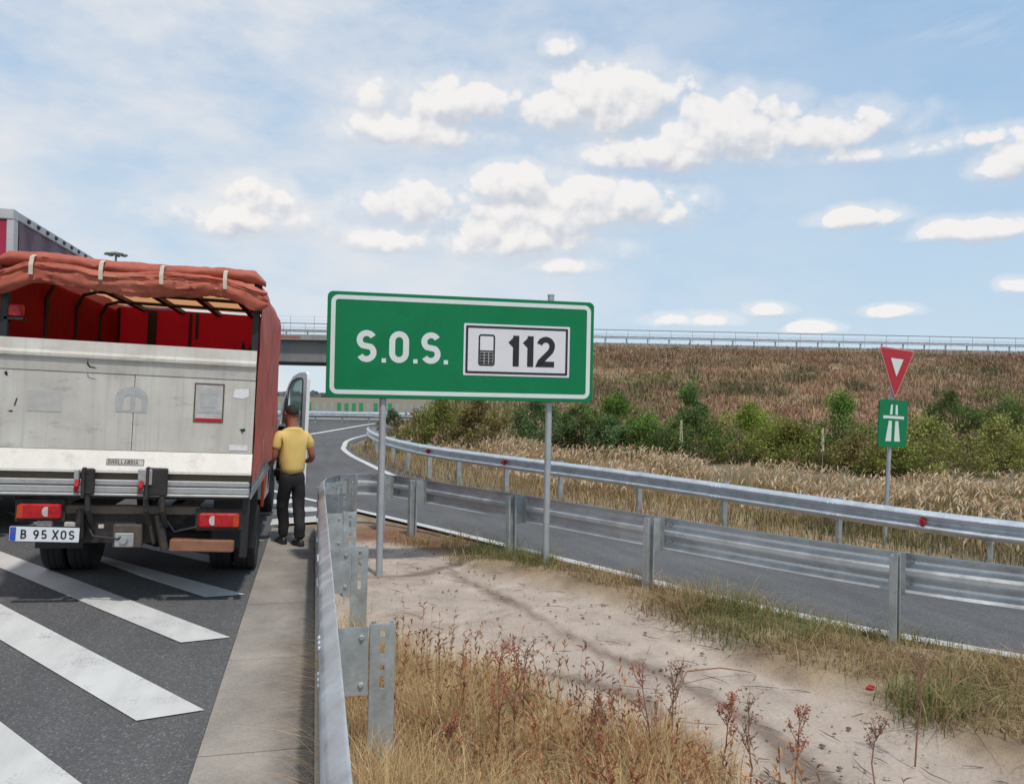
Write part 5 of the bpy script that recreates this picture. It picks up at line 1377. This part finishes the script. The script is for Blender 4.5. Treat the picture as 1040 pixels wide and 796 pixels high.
def shrub(x, y, top, wd, tone, label, i):
    z0 = float(max(gz(x, y), emb_z(x, y))) - .05; H = (top - z0) * 1.06; wd *= 1.6
    root = thing('shrub', label, 'bush', (x, y, z0), group='bushes along the foot of the bank')
    rg = np.random.default_rng(100 + i)
    nc = (46 + int(14 * max(0, H - 1.6))) if tone != 'darkspire' else 30
    cen, rad = [], []
    for k in range(nc):
        a = rg.uniform(0, 6.283); t = rg.uniform(.06, 1) ** .8
        env = (math.sin(min(1, t * .9 + .18) * math.pi) ** .7 if tone != 'darkspire' else (1 - t * .8) * .9)
        r = wd / 2 * math.sqrt(rg.uniform(.05, 1)) * max(env, .12)
        cen.append((math.cos(a) * r * rg.uniform(.7, 1.12), math.sin(a) * r, t * H * .93 * rg.uniform(.88, 1.06))); rad.append(rg.uniform(.12, .25) * wd / 2.2)
    cen = np.array(cen); rad = np.array(rad)
    n = 8200; ci = rg.integers(0, nc, n)
    off = rg.normal(0, 1, (n, 3)); off /= np.linalg.norm(off, axis=1)[:, None]; off *= (rg.uniform(.1, 1, n) ** .5)[:, None] * rad[ci][:, None] * rg.choice([1., 1.0, 1.5], n)[:, None]
    off[:, 2] *= 1.15
    p = cen[ci] + off; p[:, 2] = np.maximum(p[:, 2], .02)
    # leaf quads
    u = rg.normal(0, 1, (n, 3)) + np.array([0, 0, .7]); u /= np.linalg.norm(u, axis=1)[:, None]
    w = np.cross(u, rg.normal(0, 1, (n, 3))); w /= np.linalg.norm(w, axis=1)[:, None]
    L = rg.uniform(.05, .105, n)[:, None]; W = L * rg.uniform(.22, .42, n)[:, None]
    v = np.stack([p - u * L * .5, p - w * W + u * L * .05, p + u * L * .5, p + w * W + u * L * .05], 1).reshape(-1, 3)
    q = np.arange(n * 4).reshape(n, 4)
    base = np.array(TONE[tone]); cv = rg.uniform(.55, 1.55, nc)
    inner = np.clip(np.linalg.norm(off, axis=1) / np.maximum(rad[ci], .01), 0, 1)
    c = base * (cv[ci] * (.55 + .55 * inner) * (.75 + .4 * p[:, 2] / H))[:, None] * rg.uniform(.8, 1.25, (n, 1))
    dry = rg.uniform(0, 1, n) < (.14 if tone in ('brown', 'yellow', 'olive') else .05)
    c[dry] = np.array([.20, .13, .06]) * rg.uniform(.7, 1.3, (dry.sum(), 1))
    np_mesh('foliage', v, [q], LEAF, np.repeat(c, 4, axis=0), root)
    m = MB()
    for k in range(9):
        e = cen[k]; m.tube([(e[0] * .08, e[1] * .08, -.1), (e[0] * .45 + rg.normal(0, .04), e[1] * .45, e[2] * .5), tuple(e)], [.022, .014, .005], 5)
    m.build('stem', BARK, root)
for i, s in enumerate(SHRUBS): shrub(*s[:5], s[5], i)

def spike_plant(x, y, h, label, i):
    """pale mullein-like flower spike"""
    rg = random.Random(40 + i); z0 = gzf(x, y)
    root = thing('flower_spike', label, 'plant', (x, y, z0))
    m = MB(); m.tube([(0, 0, 0), (.02, 0, h * .6), (.0, .01, h)], [.014, .01, .006], 6); m.build('stem', M('pale_green_stem', (.22, .24, .12), .8), root)
    m = MB()
    for k in range(70):
        t = .5 + .5 * k / 70; a = rg.uniform(0, 6.28); r = .05 * (1.15 - t) + .015; s = rg.uniform(.02, .035)
        c = V((math.cos(a) * r, math.sin(a) * r, h * t)); m.box(c.x - s / 2, c.x + s / 2, c.y - s / 2, c.y + s / 2, c.z - s, c.z + s, bev=s * .3)
    m.build('flower_head', M('pale_dry_flowers', (.52, .50, .33), .9, 0, .2, 20), root)
spike_plant(12.2, 24.4, 1.55, 'pale dry flower spike standing in front of the dark olive bush', 0)
spike_plant(15.6, 21.4, 1.45, 'pale flower spike in front of the bushes left of the yield sign', 1)

def dried_plant(x, y, h, lean, red, label, i):
    rg = random.Random(70 + i); z0 = gzf(x, y) + float(verge_lift(x, y))
    root = thing('dried_plant', label, 'plant', (x, y, z0), group='dead weed stalks at the sand edge')
    st = MB(); sd = MB()
    def seeds(p, q, n, r):
        for k in range(n):
            t = rg.uniform(.1, 1); c = p.lerp(q, t) + V((rg.gauss(0, r), rg.gauss(0, r), rg.gauss(0, r))); s = rg.uniform(.0035, .008)
            a = V((rg.gauss(0, 1), rg.gauss(0, 1), rg.gauss(0, 1))).normalized() * s; b = a.orthogonal().normalized() * s * .7; d = a.cross(b).normalized() * s * .7
            sd.add([c + a, c + b, c - a, c - b, c + d, c - d], [(0, 1, 4), (1, 2, 4), (2, 3, 4), (3, 0, 4), (1, 0, 5), (2, 1, 5), (3, 2, 5), (0, 3, 5)])
    pts = [V((lean * h * t * t + rg.gauss(0, .008), rg.gauss(0, .01), h * t)) for t in (0, .25, .5, .75, 1)]
    st.tube(pts, [.0052, .0045, .0038, .0028, .0014], 6)
    seeds(pts[3], pts[4], 26 if red else 12, .010)
    for k in range(rg.randint(6, 10)):
        t = rg.uniform(.38, .93); j = min(3, int(t * 4)); p = pts[j].lerp(pts[j + 1], t * 4 - j); a = rg.uniform(0, 6.28); L = h * rg.uniform(.12, .3) * (1.15 - t * .6)
        mid = p + V((math.cos(a) * L * .35, math.sin(a) * L * .35, L * .5)); e = p + V((math.cos(a) * L * .5, math.sin(a) * L * .5, L * 1.05))
        st.tube([p, mid, e], [.0026, .002, .001], 5); seeds(mid, e, 24 if red else 9, .009)
        if not red:
            for _ in range(3):
                b0 = p.lerp(e, rg.uniform(.3, .9)); b1 = b0 + V((rg.gauss(0, .04), rg.gauss(0, .04), rg.uniform(.02, .06))); st.tube([b0, b1], [.0012, .0008], 4); seeds(b0, b1, 3, .004)
    st.build('stalk', TWIGM, root)
    so_ = sd.build('seed_head', M('rust_seed', (.34, .13, .075), .9, 0, .35, 30) if red else M('brown_seed', (.24, .15, .10), .9, 0, .35, 30), root)
    so_['kind'] = 'stuff'
DP = [(.36, 4.95, .30, .05, 0, 'thin dead stalk nearest the post of the near guardrail'),
 (.90, 3.80, .66, .06, 1, 'tall rust red weed stalk in the middle of the dry grass, left of its twin'),
 (1.02, 3.86, .64, .05, 1, 'tall rust red weed stalk in the middle of the dry grass, right of its twin'),
 (1.14, 4.10, .55, .03, 0, 'slender grey brown weed stalk just right of the two tall rust red ones'),
 (1.42, 3.62, .45, -.05, 0, 'short dead weed stalk at the centre of the grass edge'),
 (1.62, 3.50, .62, -.10, 1, 'bushy rust red weed stalk leaning left over the sand'),
 (1.76, 3.56, .56, .06, 0, 'dead branching weed right of the bushy rust red stalk'),
 (1.93, 3.36, .50, .12, 1, 'reddish weed stalk leaning right at the bottom of the sand'),
 (2.10, 3.40, .46, -.04, 0, 'brown weed with open branches on the sand near the bottom edge'),
 (2.30, 3.32, .42, .10, 1, 'short red brown weed at the right end of the stalks'),
 (2.60, 3.15, .40, .10, 0, 'thin brown weed leaning far right on the sand'),
 (3.12, 3.45, .62, .10, 0, 'single wiry stalk standing apart at the lower right verge'),
 (.66, 3.55, .42, -.06, 1, 'small red stalk deep in the grass beside the near guardrail post'),
 (1.28, 3.30, .40, .02, 1, 'low rust coloured weed at the bottom centre of the grass')]
for i, d in enumerate(DP): dried_plant(*d[:5], d[5], i)

def bits():
    mb = MB(); rg = random.Random(5)
    for k in range(2200):
        x, y = rg.uniform(.3, 4.5), rg.uniform(2.6, 10.6)
        if sand_amount(np.array([x]), np.array([y]))[0] < .5: continue
        s = rg.choice([.003, .004, .005, .007, .012]) * rg.uniform(.6, 1.3); z = gzf(x, y) + .003
        vs = [(x + s * rg.uniform(.6, 1.2) * a, y + s * rg.uniform(.6, 1.2) * b, z + s * .6 * c) for a, b, c in ((-1, -1, 0), (1, -1, 0), (1, 1, 0), (-1, 1, 0), (-.6, -.6, 1), (.6, -.6, 1), (.6, .6, 1), (-.6, .6, 1))]
        mb.cur = 0 if rg.random() < .45 else 1
        mb.add(vs, [(0, 3, 2, 1), (4, 5, 6, 7), (0, 1, 5, 4), (1, 2, 6, 5), (2, 3, 7, 6), (3, 0, 4, 7)])
    tag(mb.build('grit', [STONE, M('dark_grit', (.13, .10, .08), .95, 0, .3, 30)]), 'scattered pebbles and dark crumbs on the sand', 'gravel', kind='stuff')
    mb = MB()
    for k in range(170):
        x, y = rg.uniform(.3, 3.6), rg.uniform(3.0, 9.6)
        if sand_amount(np.array([x]), np.array([y]))[0] < .6: continue
        a = rg.uniform(0, 3.14) if rg.random() < .4 else rg.gauss(2.5, .4); L = rg.uniform(.03, .14); z = gzf(x, y) + .006
        b2 = a + rg.gauss(0, .5); mb.tube([(x - math.cos(a) * L, y - math.sin(a) * L, z), (x, y, z + .005), (x + math.cos(b2) * L, y + math.sin(b2) * L, z + .002)], [.0015, .0028, .001], 5)
    tag(mb.build('twig_litter', M('grey_brown_twig', (.15, .11, .085), .9, 0, .4, 20)), 'bits of dead twig lying on the sand', 'twigs', kind='stuff')
    t = MB(); z = gzf(3.5, 4.27) + float(verge_lift(3.5, 4.27)) - .004
    t.box(-.035, .03, -.022, .022, 0, .022, bev=.008); t.box(-.01, .045, -.015, .02, .018, .034, bev=.008)
    o = t.build('scrap', REDBIT, loc=(3.5, 4.27, z)); o.rotation_euler = (0, .3, .6); tag(o, 'small red plastic scrap lying at the edge of the verge grass', 'litter')
    r = MB(); pts = [(2.15, 4.3, 0), (2.25, 4.5, .05), (2.45, 4.75, .09), (2.75, 4.85, .06), (3.0, 4.86, .01)]
    r.tube([(x, y, gzf(x, y) + .005 + h) for x, y, h in pts], [.004, .006, .006, .005, .003], 6)
    tag(r.build('fallen_stalk', TWIGM), 'long arched dead stalk lying across the sand at lower right', 'stalk')
bits()

def woodland():
    n = 2600; x = RNG.uniform(-420, 420, n); y = 520 + RNG.uniform(0, 60, n) + .15 * np.abs(x); h = RNG.uniform(1.2, 3.6, n) * (.5 + vnoise(x, y, .02, 3))
    c = pick([(.20, .235, .24), (.17, .21, .215), (.22, .235, .22)], n)  # distance haze is mixed into these leaf colours
    parts = [blades(x + RNG.normal(0, 2, n), y, np.full(n, -6.) + RNG.uniform(0, 3, n), h + 3, RNG.uniform(5, 14, n), RNG.uniform(0, .2, n), 3, c, c, tipw=.35) for _ in range(2)]
    stuff('distant_woodland', parts, LEAF, 'hazy grey green line of trees on the horizon', 'woodland')
woodland()

# ------------------------------------------------------------------ sky
SUN_EL, SUN_AZ = R(62), math.atan2(.14, -.55)      # direction towards the sun, azimuth from +Y clockwise
CLOUDS = [(0.3505,0.3643,0.1014,0.0355,1.00), (0.4166,0.3702,0.0377,0.0305,1.00), (0.5086,0.3247,0.0862,0.0373,1.00), (0.4548,0.3050,0.1122,0.0214,0.80), (0.6398,0.3141,0.0706,0.0202,0.55), (0.7239,0.2890,0.1132,0.0098,0.50), (0.1575,0.3611,0.0698,0.0261,0.90), (0.1143,0.3250,0.0758,0.0179,0.60), (0.2423,0.2660,0.0484,0.0246,1.00), (0.3318,0.2407,0.1205,0.0345,1.00), (0.1414,0.2388,0.0759,0.0295,0.70), (0.2436,0.2058,0.1145,0.0249,0.60), (0.0738,0.1933,0.0326,0.0160,0.90), (0.6661,0.2179,0.0395,0.0125,0.90), (0.7818,0.1935,0.0504,0.0129,0.90), (0.8239,0.2657,0.0374,0.0206,0.80), (0.5651,0.1137,0.0242,0.0084,0.90), (0.4770,0.1011,0.0520,0.0086,0.70), (0.7013,0.1094,0.0252,0.0068,0.80), (0.6162,0.0916,0.0261,0.0071,0.90), (0.8230,0.1313,0.0171,0.0085,0.80), (0.3054,0.1698,0.0406,0.0113,0.70), (-0.0742,0.2354,0.0314,0.0211,0.55), (0.0660,0.3641,0.0276,0.0141,0.60), (0.3022,0.4245,0.0178,0.0116,0.50), (-0.0872,0.2054,0.0721,0.0165,0.50),
 (-.75, .25, .16, .05, .9), (-1.2, .18, .12, .04, .9), (1.25, .3, .15, .05, .9), (1.6, .22, .12, .035, .9), (-2.1, .35, .2, .06, .9), (2.4, .3, .2, .06, .9), (3.0, .22, .15, .05, .9)]
def world():
    w = bpy.data.worlds.new('World'); SC.world = w; w.use_nodes = True
    nt = w.node_tree; nt.nodes.clear()
    g = bpy.data.node_groups.new('cloud_field', 'ShaderNodeTree')
    g.interface.new_socket('Az', in_out='INPUT', socket_type='NodeSocketFloat'); g.interface.new_socket('El', in_out='INPUT', socket_type='NodeSocketFloat')
    g.interface.new_socket('Density', in_out='OUTPUT', socket_type='NodeSocketFloat'); g.interface.new_socket('Raw', in_out='OUTPUT', socket_type='NodeSocketFloat')
    t = NT(g); gi = t.n('NodeGroupInput'); go = t.n('NodeGroupOutput')
    az, el = gi.outputs[0], gi.outputs[1]
    cb = t.n('ShaderNodeCombineXYZ'); t.l(az, cb.inputs[0]); t.l(t.math('MULTIPLY', el, 1.15), cb.inputs[1])
    n1 = t.noise(cb.outputs[0], 15, 8, .60); n2 = t.noise(cb.outputs[0], 48, 5, .6)
    nn = t.math('ADD', t.math('MULTIPLY', t.math('SUBTRACT', n1, .5), 1.7), t.math('MULTIPLY', t.math('SUBTRACT', n2, .5), .35))
    wv = t.n('ShaderNodeTexNoise'); t.l(cb.outputs[0], wv.inputs['Vector']); wv.inputs['Scale'].default_value = 30; wv.inputs['Detail'].default_value = 3
    ws = t.n('ShaderNodeVectorMath', operation='SCALE'); t.l(wv.outputs['Color'], ws.inputs[0]); ws.inputs['Scale'].default_value = .035
    wa = t.n('ShaderNodeVectorMath', operation='ADD'); t.l(cb.outputs[0], wa.inputs[0]); t.l(ws.outputs[0], wa.inputs[1])
    for sc_, am in ((20, 1.05), (52, .42)):
        v_ = t.n('ShaderNodeTexVoronoi', feature='F1'); v_.inputs['Scale'].default_value = sc_; t.l(wa.outputs[0], v_.inputs['Vector'])
        nn = t.math('ADD', nn, t.math('MULTIPLY', t.math('SUBTRACT', .42, v_.outputs['Distance']), am))
    field = None
    for a0, e0, ra, re, amp in CLOUDS:
        dx = t.math('MULTIPLY', t.math('SUBTRACT', az, a0), 1 / (ra * 1.15)); dy = t.math('SUBTRACT', el, e0)
        dy = t.math('MAXIMUM', t.math('MULTIPLY', dy, 1 / (re * 1.25)), t.math('MULTIPLY', dy, -1 / (re * .95)))
        r2 = t.math('ADD', t.math('MULTIPLY', dx, dx), t.math('MULTIPLY', dy, dy))
        b = t.math('MULTIPLY', t.math('SUBTRACT', 1.0, r2), amp)
        field = b if field is None else t.math('SMOOTH_MAX', field, b, .25)
    raw = t.math('ADD', t.math('ADD', t.math('MAXIMUM', field, -2.), nn), .18)
    dens = t.math('MAXIMUM', t.maprange(raw, -.05, .45, 0, 1, True), t.maprange(raw, -1.1, .3, 0, .42, True))
    t.l(dens, go.inputs[0]); t.l(raw, go.inputs[1])
    t = NT(nt)
    tc = t.n('ShaderNodeTexCoord').outputs['Generated']
    nrm = t.n('ShaderNodeVectorMath', operation='NORMALIZE'); t.l(tc, nrm.inputs[0])
    sx = t.n('ShaderNodeSeparateXYZ'); t.l(nrm.outputs[0], sx.inputs[0])
    az = t.math('ARCTAN2', sx.outputs[0], sx.outputs[1]); el = t.math('ARCSINE', sx.outputs[2])
    def cf(da, de):
        n = t.n('ShaderNodeGroup'); n.node_tree = g
        t.l(t.math('ADD', az, da), n.inputs[0]); t.l(t.math('ADD', el, de), n.inputs[1]); return n.outputs
    (d0, r0), (d1, r1) = cf(0., 0.), cf(-.005, .014)
    sky = t.n('ShaderNodeTexSky', sky_type='NISHITA'); sky.sun_disc = False
    sky.sun_elevation = SUN_EL; sky.sun_rotation = SUN_AZ; sky.altitude = 100; sky.air_density = 1.0; sky.dust_density = 1.6; sky.ozone_density = 1.2
    base = t.n('ShaderNodeVectorMath', operation='SCALE'); t.l(sky.outputs[0], base.inputs[0]); base.inputs['Scale'].default_value = .12
    elc = t.math('MAXIMUM', el, 0.)
    # haze: pale at the horizon, thin veil high up on the left
    hz = t.maprange(elc, 0., .5, .92, .0)
    veil_az = t.maprange(az, -.15, .85, 1., .22, True)
    cbv = t.n('ShaderNodeCombineXYZ'); t.l(az, cbv.inputs[0]); t.l(t.math('MULTIPLY', el, 2.6), cbv.inputs[1]); t.l(t.math('MULTIPLY', az, .7), cbv.inputs[2])
    vn = t.maprange(t.noise(cbv.outputs[0], 3.2, 8, .62), .34, .62, .25, 1.)
    cbs = t.n('ShaderNodeCombineXYZ'); t.l(t.math('ADD', az, t.math('MULTIPLY', el, 1.5)), cbs.inputs[0]); t.l(t.math('MULTIPLY', t.math('SUBTRACT', el, t.math('MULTIPLY', az, .25)), 9.), cbs.inputs[1])
    streak = t.maprange(t.noise(cbs.outputs[0], 2.4, 6, .6), .54, .76, 0., .5)
    c = t.mix(hz, t.mix(.72, base.outputs[0], (.27, .52, .84)), (.60, .75, .86))
    c = t.mix(t.math('MAXIMUM', t.math('MULTIPLY', veil_az, vn), t.math('MULTIPLY', streak, t.maprange(elc, .1, .3))), c, (.765, .785, .82))
    shade = t.maprange(t.math('SUBTRACT', r0, r1), -.75, .45, 0., 1., True)
    cc = t.mix(shade, (.60, .625, .685), (.94, .91, .885))
    c = t.mix(t.math('MULTIPLY', d0, .9), c, cc)
    bg = t.n('ShaderNodeBackground'); t.l(c, bg.inputs[0]); bg.inputs[1].default_value = 1.0
    out = t.n('ShaderNodeOutputWorld'); t.l(bg.outputs[0], out.inputs[0])
world()

sl = bpy.data.lights.new('sun', 'SUN'); sl.energy = 2.7; sl.angle = R(2.5); sl.color = (1., .955, .89)
so = link('sun', sl, None, (0, 0, 30))
sd = V((math.sin(SUN_AZ) * math.cos(SUN_EL), math.cos(SUN_AZ) * math.cos(SUN_EL), math.sin(SUN_EL)))
so.rotation_euler = sd.to_track_quat('Z', 'Y').to_euler()

# ------------------------------------------------------------------ camera
cam = bpy.data.cameras.new('camera'); co = link('camera', cam); SC.camera = co
cam.sensor_width = 36; cam.lens = 787 / 1040 * 36; cam.clip_end = 8000; cam.clip_start = .05
yaw, pit, rol = R(14.2), R(.44), R(1.2)
F = V((math.sin(yaw) * math.cos(pit), math.cos(yaw) * math.cos(pit), math.sin(pit)))
R0 = V((math.cos(yaw), -math.sin(yaw), 0)); U0 = R0.cross(F)
Rr = R0 * math.cos(rol) + U0 * math.sin(rol); Uu = U0 * math.cos(rol) - R0 * math.sin(rol)
mt = Matrix((Rr, Uu, -F)).transposed().to_4x4(); mt.translation = (0, 0, 1.9); co.matrix_world = mt
SC.view_settings.view_transform = 'Standard'; SC.view_settings.look = 'None'; SC.view_settings.exposure = 0; SC.view_settings.gamma = 1
SC.cycles.max_bounces = 5; SC.cycles.diffuse_bounces = 3; SC.cycles.glossy_bounces = 3; SC.cycles.transmission_bounces = 4; SC.cycles.transparent_max_bounces = 8
